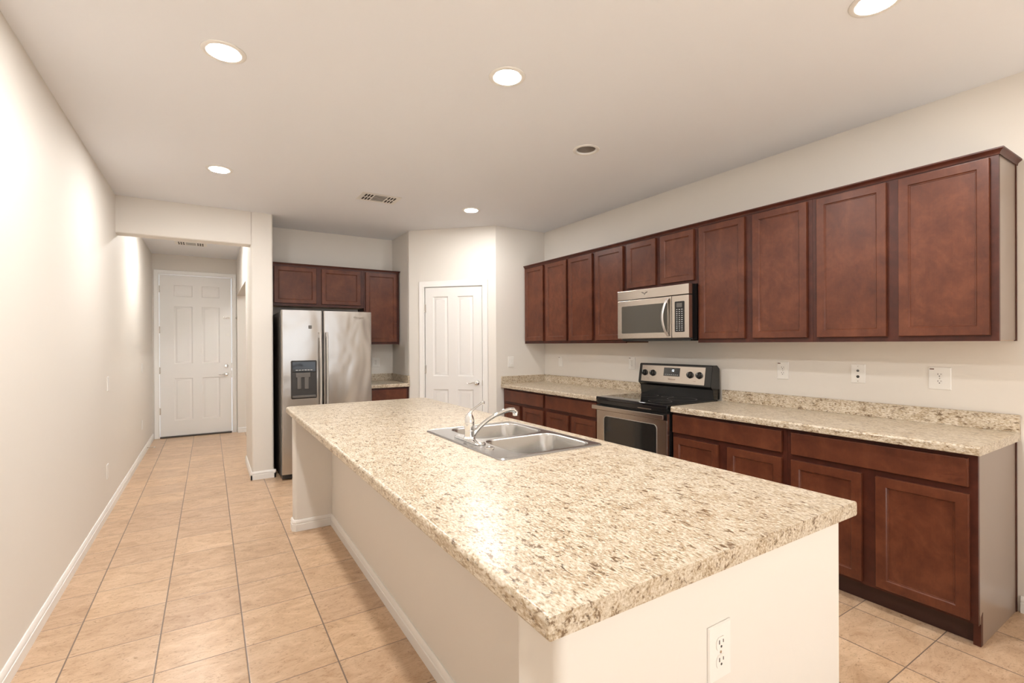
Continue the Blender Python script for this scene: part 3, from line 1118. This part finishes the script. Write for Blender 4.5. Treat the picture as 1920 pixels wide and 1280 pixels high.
def bowl_bm(x0, x1, y0, y1):
    bm = bmesh.new()
    D = 0.175
    r = 0.065
    rings = [rrect(x0, x1, y0, y1, r, 0.0055), rrect(x0 + .002, x1 - .002, y0 + .002, y1 - .002, r, 0.004), rrect(x0 + .006, x1 - .006, y0 + .006, y1 - .006, r, -0.004)]
    rings.append(rrect(x0 + .012, x1 - .012, y0 + .012, y1 - .012, r - .004, -D + 0.035))
    for k in range(1, 5):
        a = R(90 * k / 4)
        i = .012 + 0.032 * (1 - math.cos(a))
        rings.append(rrect(x0 + i, x1 - i, y0 + i, y1 - i, max(0.02, r - i * .8), -D + 0.035 - 0.035 * math.sin(a)))
    mx, my = (x0 + x1) / 2, (y0 + y1) / 2
    m = len(rings[0])
    # flat bottom to drain circle
    dr = []
    for p in rings[-1]:
        a = math.atan2(p[1] + cy - my, p[0] + cx - mx)
        dr.append((mx - cx + 0.045 * math.cos(a), my - cy + 0.045 * math.sin(a), -D - 0.004))
    rings.append(dr)
    ring_loop(bm, rings, False, False)
    return bm, (mx - cx, my - cy, -D - 0.004)


# deck plate: outer rolled rim with two openings
bm = bmesh.new()
outer = rrect(SX0, SX1, SY0, SY1, 0.022, 0.0008)
o2 = rrect(SX0 + .001, SX1 - .001, SY0 + .001, SY1 - .001, 0.022, 0.004)
o3 = rrect(SX0 + .006, SX1 - .006, SY0 + .006, SY1 - .006, 0.020, 0.0075)
o4 = rrect(SX0 + .013, SX1 - .013, SY0 + .013, SY1 - .013, 0.018, 0.0055)
vs = ring_loop(bm, [outer, o2, o3, o4], False, False)
last = vs[-1]
edges = []
for i in range(len(last)):
    edges.append(bm.edges.get((last[i], last[(i + 1) % len(last)])))
for bw in bowls:
    rv = [bm.verts.new(p) for p in rrect(*bw, 0.065, 0.0055)]
    for i in range(len(rv)):
        edges.append(bm.edges.new((rv[i], rv[(i + 1) % len(rv)])))
bmesh.ops.triangle_fill(bm, use_beauty=True, use_dissolve=False, edges=edges)
# drop any triangles that filled a bowl opening
kill = []
for f in bm.faces:
    if len(f.verts) == 3:
        c_ = f.calc_center_median()
        X, Y = c_.x + cx, c_.y + cy
        for bw in bowls:
            if bw[0] + .001 < X < bw[1] - .001 and bw[2] + .001 < Y < bw[3] - .001:
                rr_ = 0.065
                dx = max(bw[0] + rr_ - X, X - bw[1] + rr_, 0); dy = max(bw[2] + rr_ - Y, Y - bw[3] + rr_, 0)
                if math.hypot(dx, dy) < rr_ - 0.0005:
                    kill.append(f)
bmesh.ops.delete(bm, geom=kill, context='FACES')
part('rim', bm, 'sink', sk)
for bw in bowls:
    bm, dc = bowl_bm(*bw)
    bo = part('bowl', bm, 'sink', sk)
    bm = bmesh.new()
    lathe(bm, [(0.045, 0.0), (0.043, 0.003), (0.036, 0.003), (0.030, -0.004), (0.006, -0.006)], dc, 'z', 28)
    part('drain', bm, 'chrome', bo)

# ------------------------------------------------------------------ faucet
fx, fy, fz = 1.044, 2.045, ZC + 0.0062
fa = thing('kitchen_faucet', 'chrome single-lever faucet standing on the back ledge of the sink', 'faucet', (fx, fy, fz), 0)
bm = bmesh.new()
prism_pts = []
for k in range(9):
    a = R(180 + 180 * k / 8); prism_pts.append((0.026 * math.cos(a), -0.105 + 0.026 * math.sin(a)))
for k in range(9):
    a = R(180 * k / 8); prism_pts.append((0.026 * math.cos(a), 0.105 + 0.026 * math.sin(a)))
sc = lambda s, z: [(x * s, y * (1 - (1 - s) * .25), z) for x, y in prism_pts]
ring_loop(bm, [sc(1, 0.0002), sc(1, 0.004), sc(.86, 0.009), sc(.6, 0.011)])
part('deck_plate', bm, 'chrome', fa)
bm = bmesh.new()
lathe(bm, [(0.030, 0.010), (0.028, 0.016), (0.0235, 0.020), (0.0235, 0.048), (0.0225, 0.050), (0.0235, 0.052), (0.0235, 0.080), (0.0228, 0.082), (0.0235, 0.084), (0.0230, 0.096), (0.019, 0.113), (0.013, 0.125), (0.006, 0.131)], n=32)
part('body', bm, 'chrome', fa)
bm = bmesh.new()
L = 0.088
pts = [(-0.004, 0.0, 0.108), (0.000, 0, 0.124), (0.013, 0, 0.141), (0.040, 0, 0.158), (0.060, 0, 0.170), (0.075, 0, 0.178)]
tube(bm, pts, [0.016, 0.011, 0.0070, 0.0052, 0.0058, 0.0070], 14, (1.15, 0.8))
lathe(bm, [(0.007, -0.009), (0.008, 0.002), (0.005, 0.006)], (0.074, 0, 0.177), 'z', 14)
part('lever', bm, 'chrome', fa)
bm = bmesh.new()
ctl = [(0.012, 0.014), (0.030, 0.036), (0.058, 0.062), (0.100, 0.089), (0.142, 0.108), (0.184, 0.121), (0.222, 0.128), (0.243, 0.127), (0.254, 0.121), (0.259, 0.112)]
pts = [(a, 0, z) for a, z in ctl]
rads = [0.0125, 0.0105, 0.0100, 0.0100, 0.0102, 0.0108, 0.0115, 0.0130, 0.0140, 0.0140]
tube(bm, pts, rads, 16)
lathe(bm, [(0.011, 0.008), (0.0140, 0.003), (0.0140, -0.014), (0.011, -0.017)], (pts[-1][0], 0, pts[-1][2]), 'z', 20)
part('spout', bm, 'chrome', fa)
# chrome hole cover left over on the sink ledge
bm = bmesh.new(); lathe(bm, [(0.021, 0.0), (0.020, 0.004), (0.010, 0.008), (0.003, 0.009)], (0, 0, 0), 'z', 24)
o = solid('sink_hole_cover', bm, 'chrome', 'round chrome hole cover on the sink ledge, near side of the faucet', 'cover')
o.location = (1.040, 1.845, ZC + 0.006)

# ------------------------------------------------------------------ range
RY0, RY1 = 2.388, 3.150
rg = thing('electric_range', 'black and stainless electric range with a smooth cooktop', 'range', (2.80, RY1, 0), rot)
# local x = RY1 - y, local y = x - 2.80
W = RY1 - RY0
D0 = 0.040     # door front plane (world 2.84)
bm = bmesh.new()
box(bm, 0.003, W - 0.003, D0 + 0.03, 0.665, 0.03, 0.893, 0.003)
for a in (0.04, W - 0.04):
    for b_ in (0.12, 0.6):
        lathe(bm, [(0.018, 0.0005), (0.018, 0.03)], (a, b_, 0), 'z', 12)
part('body', bm, 'black', rg)
bm = bmesh.new()
box(bm, -0.001, W + 0.001, D0 - 0.004, 0.640, 0.893, 0.921, 0.006, 3)
ct = part('cooktop', bm, 'blackglass', rg)
bm = bmesh.new()
for (a, b_, r_) in ((0.20, 0.20, 0.115), (0.56, 0.20, 0.09), (0.20, 0.46, 0.09), (0.56, 0.46, 0.115), (0.38, 0.50, 0.05)):
    lathe(bm, [(r_, 0.9212), (r_, 0.9214), (r_ - 0.002, 0.9214), (r_ - 0.002, 0.9212)], (a, b_, 0), 'z', 48, False, False)
part('burner_ring', bm, 'plastic_grey', ct)
# front rail below the cooktop with vent
bm = bmesh.new(); box(bm, 0.004, W - 0.004, D0 + 0.004, D0 + 0.03, 0.862, 0.893, 0.002)
part('vent_trim', bm, 'black', rg)
bm = bmesh.new(); box(bm, W * .62, W * .80, D0 + 0.0015, D0 + 0.0045, 0.872, 0.877)
part('vent_slot', bm, 'steel', rg)
# oven door
bm = bmesh.new(); box(bm, 0.002, W - 0.002, D0, D0 + 0.029, 0.235, 0.856, 0.004)
od = part('oven_door', bm, 'steel', rg)


def rpoly(x0, x1, z0, z1, r, y, n=6):
    pts = []
    for (a, b_, a0) in ((x0 + r, z0 + r, 180), (x1 - r, z0 + r, 270), (x1 - r, z1 - r, 0), (x0 + r, z1 - r, 90)):
        for k in range(n + 1):
            an = R(a0 + 90 * k / n)
            pts.append((a + r * math.cos(an), y, b_ + r * math.sin(an)))
    return pts


wx0, wx1, wz0, wz1 = 0.098, W - 0.100, 0.36, 0.762
bm = bmesh.new()
ring_loop(bm, [rpoly(wx0 - .005, wx1 + .005, wz0 - .005, wz1 + .005, 0.035, D0 - 0.0002), rpoly(wx0 - .005, wx1 + .005, wz0 - .005, wz1 + .005, 0.035, D0 - 0.003),
               rpoly(wx0, wx1, wz0, wz1, 0.030, D0 - 0.003), rpoly(wx0, wx1, wz0, wz1, 0.030, D0 - 0.001)], False, False)
part('window_trim', bm, 'handle', od, 'bright trim around the oven window')
bm = bmesh.new()
ring_loop(bm, [rpoly(wx0, wx1, wz0, wz1, 0.030, D0 - 0.0003), rpoly(wx0, wx1, wz0, wz1, 0.030, D0 - 0.0018)])
part('window', bm, 'oven_glass', od, 'dark glass oven window')
bm = bmesh.new(); box(bm, 0.0025, W - 0.0025, D0 - 0.0012, D0 + 0.004, 0.806, 0.8555, 0.001)
part('door_cap', bm, 'black', od)
bm = bmesh.new()
# wide flat bar handle
box(bm, -0.004, W + 0.003, -0.012, 0.004, 0.818, 0.852, 0.004, 2)
for a in (0.05, W - 0.05):
    box(bm, a - 0.014, a + 0.014, 0.003, D0 - 0.001, 0.822, 0.846, 0.003)
part('handle', bm, 'steel', od, 'wide stainless bar handle')
bm = bmesh.new(); box(bm, 0.002, W - 0.002, D0, D0 + 0.029, 0.050, 0.228, 0.004)
part('drawer', bm, 'steel', rg, 'stainless storage drawer')
# backguard
BY = 0.560
bm = bmesh.new()
prism(bm, [(BY + 0.030, 0.9215), (BY + 0.025, 1.000), (BY - 0.005, 1.022), (BY - 0.006, 1.035), (BY + 0.018, 1.186), (BY + 0.026, 1.196), (BY + 0.080, 1.196), (BY + 0.110, 1.170), (BY + 0.110, 0.9215)], 0.0, W - 0.002, 'x')
bmesh.ops.bevel(bm, geom=[e for e in bm.edges if e.calc_length() < 0.3], offset=0.003, segments=2, affect='EDGES')
bg = part('backguard', bm, 'black', rg)
sl = math.atan2(0.024, 0.151)


def on_panel(lx, z, off=0.0):
    """point on the tilted control face"""
    y = BY - 0.006 + (z - 1.035) * math.tan(sl)
    return Vector((lx, y - off * math.cos(sl), z + off * math.sin(sl)))


def panel_box(x0, x1, z0, z1, off, bev=0.001):
    bm = bmesh.new()
    a = [on_panel(x0, z0, -0.001), on_panel(x1, z0, -0.001), on_panel(x1, z1, -0.001), on_panel(x0, z1, -0.001)]
    b_ = [on_panel(x0, z0, off), on_panel(x1, z0, off), on_panel(x1, z1, off), on_panel(x0, z1, off)]
    ring_loop(bm, [a, b_])
    return bm


part('control_panel', panel_box(0.035, 0.700, 1.036, 1.178, 0.002), 'steel', rg, 'stainless control panel')
dsp = part('display', panel_box(0.285, 0.455, 1.092, 1.164, 0.0028), 'blackglass', rg, 'black display window')
p = on_panel(0.382, 1.140, 0.0030)
text_part('clock_digits', '12', 0.026, 'digits', dsp, p, (R(90) - sl, 0, 0), 'lit white clock digits')
for k in range(7):
    part('display_key', panel_box(0.300 + k * 0.021, 0.312 + k * 0.021, 1.103, 1.107, 0.0032), 'palemark', dsp)
p = on_panel(0.375, 1.066, 0.0023)
text_part('logo', 'Whirlpool', 0.018, 'brownmark', rg, p, (R(90) - sl, 0, 0), 'small brown maker name', 0.0002)
rotp = Matrix.Rotation(-sl, 4, 'X')
for kx in (0.072, 0.165, 0.560, 0.648):
    bm = bmesh.new()
    lathe(bm, [(0.029, 0.0), (0.028, 0.004), (0.024, 0.006), (0.022, 0.022), (0.020, 0.025)], (0, 0, 0), 'y', 32)
    box(bm, -0.006, 0.006, -0.032, -0.020, -0.021, 0.021, 0.002)
    kb = part('knob', bm, 'black', rg)
    kb.location = on_panel(kx, 1.112, 0.002)
    kb.rotation_euler = (-sl, 0, 0)
    bm = bmesh.new(); box(bm, -0.0012, 0.0012, -0.0328, -0.0318, 0.002, 0.019)
    part('pointer', bm, 'palemark', kb)
for kx in (0.118, 0.604):
    p = on_panel(kx, 1.064, 0.0023)
    text_part('marking', 'o  o', 0.014, 'brownmark', rg, p, (R(90) - sl, 0, 0), 'small burner symbols', 0.0002)

# ------------------------------------------------------------------ microwave
MX = 3.092
mw = thing('microwave', 'stainless over-the-range microwave with a curved handle', 'microwave', (MX, 3.146, 1.405), rot)
MW = 3.146 - 2.390
MH = 0.430
bm = bmesh.new(); box(bm, 0.003, MW - 0.003, 0.045, XR - MX - 0.001, 0.0, MH, 0.003)
part('body', bm, 'black', mw, 'black casing')
bm = bmesh.new(); box(bm, 0.0, MW, 0.0, 0.044, 0.348, MH - 0.002, 0.004)
vt = part('top_panel', bm, 'steel', mw)
bm = bmesh.new()
for (a, b_, s) in ((-0.018, 0.004, 1), (0.018, 0.004, -1)):
    ring = []
    for k in range(20):
        an = 2 * math.pi * k / 20
        rx, rz = 0.017 * math.cos(an), 0.005 * math.sin(an)
        ring.append((0.315 + a + rx * math.cos(-.35 * s) - rz * math.sin(-.35 * s), -0.0012, 0.392 + b_ + rx * math.sin(-.35 * s) + rz * math.cos(-.35 * s)))
    ring_loop(bm, [[(q[0], -0.0002, q[2]) for q in ring], ring])
ring_loop(bm, [[(0.307, -0.0002, 0.388), (0.315, -0.0002, 0.376), (0.323, -0.0002, 0.388)], [(0.307, -0.0012, 0.388), (0.315, -0.0012, 0.376), (0.323, -0.0012, 0.388)]])
part('logo', bm, 'mark', vt, 'small grey winged emblem')
bm = bmesh.new(); box(bm, 0.0, 0.592, 0.0, 0.044, 0.012, 0.343, 0.005)
md_ = part('door', bm, 'steel', mw)
bm = bmesh.new()
ring_loop(bm, [rpoly(0.052, 0.552, 0.058, 0.294, 0.010, -0.0002, 3), rpoly(0.052, 0.552, 0.058, 0.294, 0.010, -0.0016, 3)])
part('window', bm, 'mw_glass', md_, 'dark window')
bm = bmesh.new()
pts = []
for k in range(15):
    f = k / 14
    pts.append((0.545 + 0.022 * (2 * f - 1) ** 2 - 0.005, -0.006 - 0.042 * math.sin(math.pi * f) ** 0.7, 0.030 + 0.296 * f))
tube(bm, pts, [0.016] * 15, 14, (0.95, 0.38))
part('handle', bm, 'handle', md_, 'curved bright handle')
bm = bmesh.new(); box(bm, 0.595, MW, 0.0, 0.044, 0.012, 0.343, 0.005)
cpn = part('control_panel', bm, 'steel', mw)
bm = bmesh.new()
ring_loop(bm, [rpoly(0.626, 0.716, 0.058, 0.296, 0.006, -0.0002, 3), rpoly(0.626, 0.716, 0.058, 0.296, 0.006, -0.0016, 3)])
part('keypad', bm, 'blackglass', cpn)
bm = bmesh.new(); box(bm, 0.642, 0.696, -0.0024, -0.0014, 0.250, 0.284)
part('display', bm, 'plastic_grey', cpn, 'small grey display')
bm = bmesh.new()
for r_ in range(11):
    for c_ in range(3):
        a = 0.640 + c_ * 0.024; z = 0.070 + r_ * 0.0160
        box(bm, a, a + 0.012, -0.0022, -0.0015, z, z + 0.005)
part('key_markings', bm, 'palemark', cpn)
bm = bmesh.new(); box(bm, 0.02, MW - 0.02, 0.05, 0.30, -0.010, 0.0)
part('filter_plate', bm, 'black', mw)

# ------------------------------------------------------------------ refrigerator
FY = 5.357
fr = thing('refrigerator', 'side-by-side stainless refrigerator with water dispenser in the alcove', 'refrigerator', (0.614, FY, 0))
FW, FH = 0.914, 1.735
bm = bmesh.new(); box(bm, 0.004, FW - 0.004, 0.066, YA - FY - 0.03, 0.02, FH - 0.012, 0.006)
for a in (0.05, FW - 0.05):
    for b_ in (0.12, 0.70): lathe(bm, [(0.02, 0.0005), (0.02, 0.02)], (a, b_, 0), 'z', 12)
part('body', bm, 'fridge_side', fr, 'dark grey cabinet sides')
bm = bmesh.new(); box(bm, 0.006, FW - 0.006, 0.030, 0.066, 0.012, 0.058, 0.004)
for k in range(4): box(bm, 0.03, FW - 0.03, 0.024, 0.031, 0.020 + k * 0.009, 0.024 + k * 0.009)
part('base_grille', bm, 'plastic_dark', fr)
gx = 0.402


def curved_door(x0, x1, z0, z1):
    """door with a slightly bowed front and rounded vertical edges"""
    bm = bmesh.new()
    prof = [(x0, 0.060), (x0, 0.012), (x0 + 0.003, 0.006), (x0 + 0.010, 0.002)]
    m = 10
    for k in range(m + 1):
        f = k / m
        prof.append((x0 + 0.014 + (x1 - x0 - 0.028) * f, 0.001 - 0.004 * math.sin(math.pi * f)))
    prof += [(x1 - 0.010, 0.002), (x1 - 0.003, 0.006), (x1, 0.012), (x1, 0.060)]
    prism(bm, prof, z0, z1, 'z')
    return bm


dl = part('freezer_door', curved_door(0.002, gx - 0.004, 0.062, FH), 'fridge', fr)
drr = part('fridge_door', curved_door(gx + 0.004, FW - 0.002, 0.062, FH), 'fridge', fr)
bx = bmesh.new(); box(bx, gx - 0.004, gx + 0.004, 0.030, 0.066, 0.062, FH - 0.002)
part('door_gap_shade', bx, 'black', fr)  # black strip standing in for the shade between the doors
for nm, dd, x0 in (('handle', dl, gx - 0.052), ('handle', drr, gx + 0.014)):
    bm = bmesh.new()
    pr = []
    for k in range(13):
        f = k / 12
        y = -0.052 + 0.022 * (2 * f - 1) ** 4
        pr.append((x0 + 0.018, y, 0.42 + 1.09 * f))
    tube(bm, pr, [0.020] * 13, 16, (1.08, 0.55))
    for z in (0.46, 1.47): box(bm, x0 + 0.006, x0 + 0.030, -0.044, 0.0, z - 0.02, z + 0.02, 0.004)
    part('handle', bm, 'handle', dd, 'long vertical bright handle')
# dispenser (dark recess on the freezer door)
dx0, dx1, dz0, dz1 = 0.088, 0.336, 0.825, 1.218
bm = bmesh.new()
ring_loop(bm, [rpoly(dx0, dx1, dz0, dz1, 0.014, -0.0022, 4), rpoly(dx0, dx1, dz0, dz1, 0.014, -0.0085, 4), rpoly(dx0 + .008, dx1 - .008, dz0 + .008, dz1 - .008, 0.010, -0.0095, 4),
               rpoly(dx0 + .010, dx1 - .010, dz0 + .010, dz1 - .010, 0.010, -0.0075, 4)], True, True)
part('dispenser_frame', bm, 'plastic_dark', dl, 'dark grey dispenser surround')
bm = bmesh.new()
box(bm, dx0 + 0.012, dx1 - 0.012, -0.014, -0.0076, 1.100, dz1 - 0.012, 0.002)
part('dispenser_controls', bm, 'blackglass', dl, 'glossy black control band')
bm = bmesh.new()
for k in range(6): box(bm, dx0 + 0.045 + 0.028 * k, dx0 + 0.066 + 0.028 * k, -0.0148, -0.0139, 1.116, 1.123)
part('dispenser_icons', bm, 'palemark', dl)
bm = bmesh.new()
box(bm, dx0 + 0.045, dx0 + 0.185, -0.017, -0.0076, 1.045, 1.092, 0.003)
for a in (0.058, 0.128):
    box(bm, dx0 + a, dx0 + a + 0.040, -0.016, -0.0076, 0.925, 1.060, 0.004)
part('dispenser_paddle', bm, 'plastic_grey', dl, 'two grey dispenser paddles')
bm = bmesh.new(); box(bm, dx0 + 0.012, dx1 - 0.012, -0.024, -0.0076, dz0 + 0.012, dz0 + 0.035, 0.003)
part('drip_tray', bm, 'plastic_grey', dl)
bm = bmesh.new(); box(bm, 0.258, 0.290, -0.0075, -0.0030, 1.545, 1.580, 0.004)
part('magnet_clip', bm, 'plastic_grey', dl, 'small dark grey clip')
lg = text_part('logo', 'Whirlpool', 0.026, 'mark', drr, (0.770, -0.0030, 1.672), (R(90), 0, 0), 'small grey maker name', 0.0004)
bm = bmesh.new()
for s in (-1, 1):
    tube(bm, [(0.770 + s * 0.004, -0.0028, 1.652), (0.770 + s * 0.022, -0.0028, 1.664), (0.770 + s * 0.040, -0.0028, 1.660)], 0.0012, 6)
part('emblem', bm, 'mark', drr, 'small swirl emblem')


# ------------------------------------------------------------------ wall plates
def plate(label, kind, p, rotz, wd=0.082, ht=0.124, cat='outlet', group=None, sticker=False, name=None):
    """p = centre on wall; local -y points out"""
    nm = {'duplex': 'power_outlet', 'decora': 'power_outlet', 'switch': 'light_switch', 'jack': 'wall_jack_plate', 'blank': 'blank_wall_plate'}[kind]
    t = thing(nm, label, cat, p, rotz, group)
    bm = bmesh.new()
    rect_rings(bm, [(-wd / 2, wd / 2, -ht / 2, ht / 2, -0.0002), (-wd / 2, wd / 2, -ht / 2, ht / 2, -0.0025), (-wd / 2 + .003, wd / 2 - .003, -ht / 2 + .003, ht / 2 - .003, -0.0055), (-wd / 2 + .006, wd / 2 - .006, -ht / 2 + .006, ht / 2 - .006, -0.0060)])
    part('cover_plate', bm, 'white_plastic', t)
    if kind in ('duplex', 'decora'):
        for s in (-1, 1):
            bm = bmesh.new()
            cz_ = s * 0.0195
            ring = []
            for k in range(24):
                a = 2 * math.pi * k / 24
                ring.append((max(-0.0165, min(0.0165, 0.0175 * math.cos(a))), max(-0.0145, min(0.0145, 0.0175 * math.sin(a))) + cz_))
            ring_loop(bm, [[(x, -0.0058, z) for x, z in ring], [(x, -0.0078, z) for x, z in ring]])
            rc = part('receptacle', bm, 'white_plastic', t)
            bm = bmesh.new()
            box(bm, -0.0080, -0.0058, -0.0084, -0.0077, cz_ + 0.000, cz_ + 0.009)
            box(bm, 0.0058, 0.0078, -0.0084, -0.0077, cz_ + 0.001, cz_ + 0.008)
            lathe(bm, [(0.0028, 0.0), (0.0028, 0.0006)], (0, -0.0077, cz_ - 0.0065), 'y', 12)
            part('slots', bm, 'slot', rc)
        bm = bmesh.new(); lathe(bm, [(0.0035, 0), (0.003, 0.0012)], (0, -0.0058, 0), 'y', 12); part('screw', bm, 'nickel', t)
    elif kind == 'switch':
        bm = bmesh.new(); box(bm, -0.017, 0.017, -0.0075, -0.0055, -0.034, 0.034, 0.001); part('switch_frame', bm, 'white_plastic', t)
        bm = bmesh.new()
        prism(bm, [(-0.0078, 0.030), (-0.0115, -0.030), (-0.0070, -0.031), (-0.0070, 0.031)], -0.0145, 0.0145, 'x')
        part('rocker', bm, 'white_plastic', t)
    elif kind == 'jack':
        for s, r_ in ((1, 0.0060), (-1, 0.0072)):
            bm = bmesh.new(); lathe(bm, [(r_ + .002, 0), (r_ + .001, 0.003), (r_ - .002, 0.004), (r_ - .003, 0.007), (0.001, 0.0075)], (0, -0.0058, s * 0.0185), 'y', 16)
            part('jack', bm, 'slot' if s < 0 else 'plastic_grey', t)
        for s in (-1, 1):
            bm = bmesh.new(); lathe(bm, [(0.003, 0), (0.002, 0.001)], (0, -0.0058, s * 0.047), 'y', 10); part('screw', bm, 'nickel', t)
    if sticker:
        bm = bmesh.new(); box(bm, -wd / 2 + 0.006, -wd / 2 + 0.026, -0.0066, -0.0059, ht / 2 - 0.014, ht / 2 - 0.008)
        part('label_strip', bm, 'brownmark', t, 'tiny dark printed strip')
    return t


RW = R(-90)   # plates on right wall face -x
plate('narrow white power outlet with a tiny dark strip, first one right of the range', 'duplex', (XR, 1.897, 1.176), RW, 0.082, 0.124, sticker=True)
plate('white jack plate with two dark round jacks, between two outlets', 'jack', (XR, 1.423, 1.177), RW, 0.080, 0.120, cat='wall plate')
plate('wide white power outlet nearest the right end of the wall counter', 'duplex', (XR, 1.019, 1.170), RW, 0.100, 0.126, sticker=True)
plate('white power outlet just left of the range backguard', 'duplex', (XR, 3.356, 1.183), RW, 0.082, 0.120, sticker=True)
plate('faint white blank wall plate near the far kitchen corner', 'blank', (XR, 4.484, 1.168), RW, 0.075, 0.118, cat='wall plate', sticker=True)
plate('white rocker light switch on the short wall beside the pantry door', 'switch', (2.998, YF, 1.167), 0, 0.080, 0.124, cat='light switch')
plate('white power outlet in the end wall of the island', 'duplex', (0.960, 0.668, 0.690), 0, 0.080, 0.124)
plate('white power outlet above the small counter beside the refrigerator', 'duplex', (1.812, YA, 1.150), 0, 0.10, 0.118)
LWR = R(90)
plate('faint white switch plate on the left wall at elbow height', 'blank', (XL, 5.14, 1.065), LWR, 0.075, 0.118, cat='wall plate')
plate('white plate low on the left wall above the baseboard', 'blank', (XL, 5.09, 0.355), LWR, 0.075, 0.118, cat='wall plate')
plate('small white plate on the left wall far down the hall, at switch height', 'blank', (XL, 7.50, 1.10), LWR, 0.072, 0.115, cat='wall plate')
plate('small white plate low on the left wall far down the hall', 'blank', (XL, 7.48, 0.40), LWR, 0.072, 0.115, cat='wall plate')

# spring door stop on the left baseboard
ds = thing('door_stop', 'thin spring door stop on the left baseboard near the entry door', 'door stop', (XL + 0.0142, 7.86, 0.05), 0)
bm = bmesh.new(); tube(bm, [(0.0002, 0, 0), (0.075, 0.004, -0.004)], 0.004, 10); part('spring', bm, 'nickel', ds)
bm = bmesh.new(); lathe(bm, [(0.004, 0.0), (0.008, 0.002), (0.008, 0.014), (0.005, 0.016)], (0.074, 0.004, -0.004), 'x', 14); part('tip', bm, 'white_plastic', ds, 'white rubber tip')


# ------------------------------------------------------------------ ceiling vents
def vent(label, x, y, wx, wy):
    t = thing('ceiling_vent', label, 'vent', (x, y, H), 0, 'white ceiling air vents')
    bm = bmesh.new()
    box(bm, -wx / 2, wx / 2, -wy / 2, wy / 2, -0.004, -0.0005, 0.0015)
    part('face_plate', bm, 'white_plastic', t)
    # centre louvres (dark opening + white slats)
    bm = bmesh.new()
    cw, cd = wx * 0.155, wy * 0.34
    box(bm, -cw, cw, -cd, cd, -0.0050, -0.0040)
    part('centre_opening', bm, 'plastic_grey', t)
    bm = bmesh.new()
    for s in (-1, 1):
        for row in (-1, 1):
            for k in range(3):
                a = s * (wx * 0.22 + k * wx * 0.075)
                box(bm, a - wx * 0.022, a + wx * 0.022, row * wy * 0.20 - wy * 0.145, row * wy * 0.20 + wy * 0.145, -0.0050, -0.0040)
    part('side_slots', bm, 'vent_dark', t)
    bm = bmesh.new()
    for k in range(4):
        yy = -cd + (k + 0.5) * 2 * cd / 4
        prism(bm, [(yy - 0.003, -0.0051), (yy + 0.002, -0.0068), (yy + 0.003, -0.0064), (yy - 0.001, -0.0048)], -cw, cw, 'x')
    for s in (-1, 1):
        for k in range(3):
            a = s * (wx * 0.245 + k * wx * 0.075)
            prism(bm, [(a - 0.001 * s, -0.0045), (a + s * 0.005, -0.0095), (a + s * 0.0065, -0.009), (a + s * 0.001, -0.004)], -wy * 0.36, wy * 0.36, 'y')
    part('louvres', bm, 'white_plastic', t)
    return t


vent('white ceiling vent over the kitchen between the recessed lights', 1.345, 4.46, 0.36, 0.25)
vent('white ceiling vent inside the entry hall, seen just under the header', -0.20, 7.75, 0.36, 0.26)
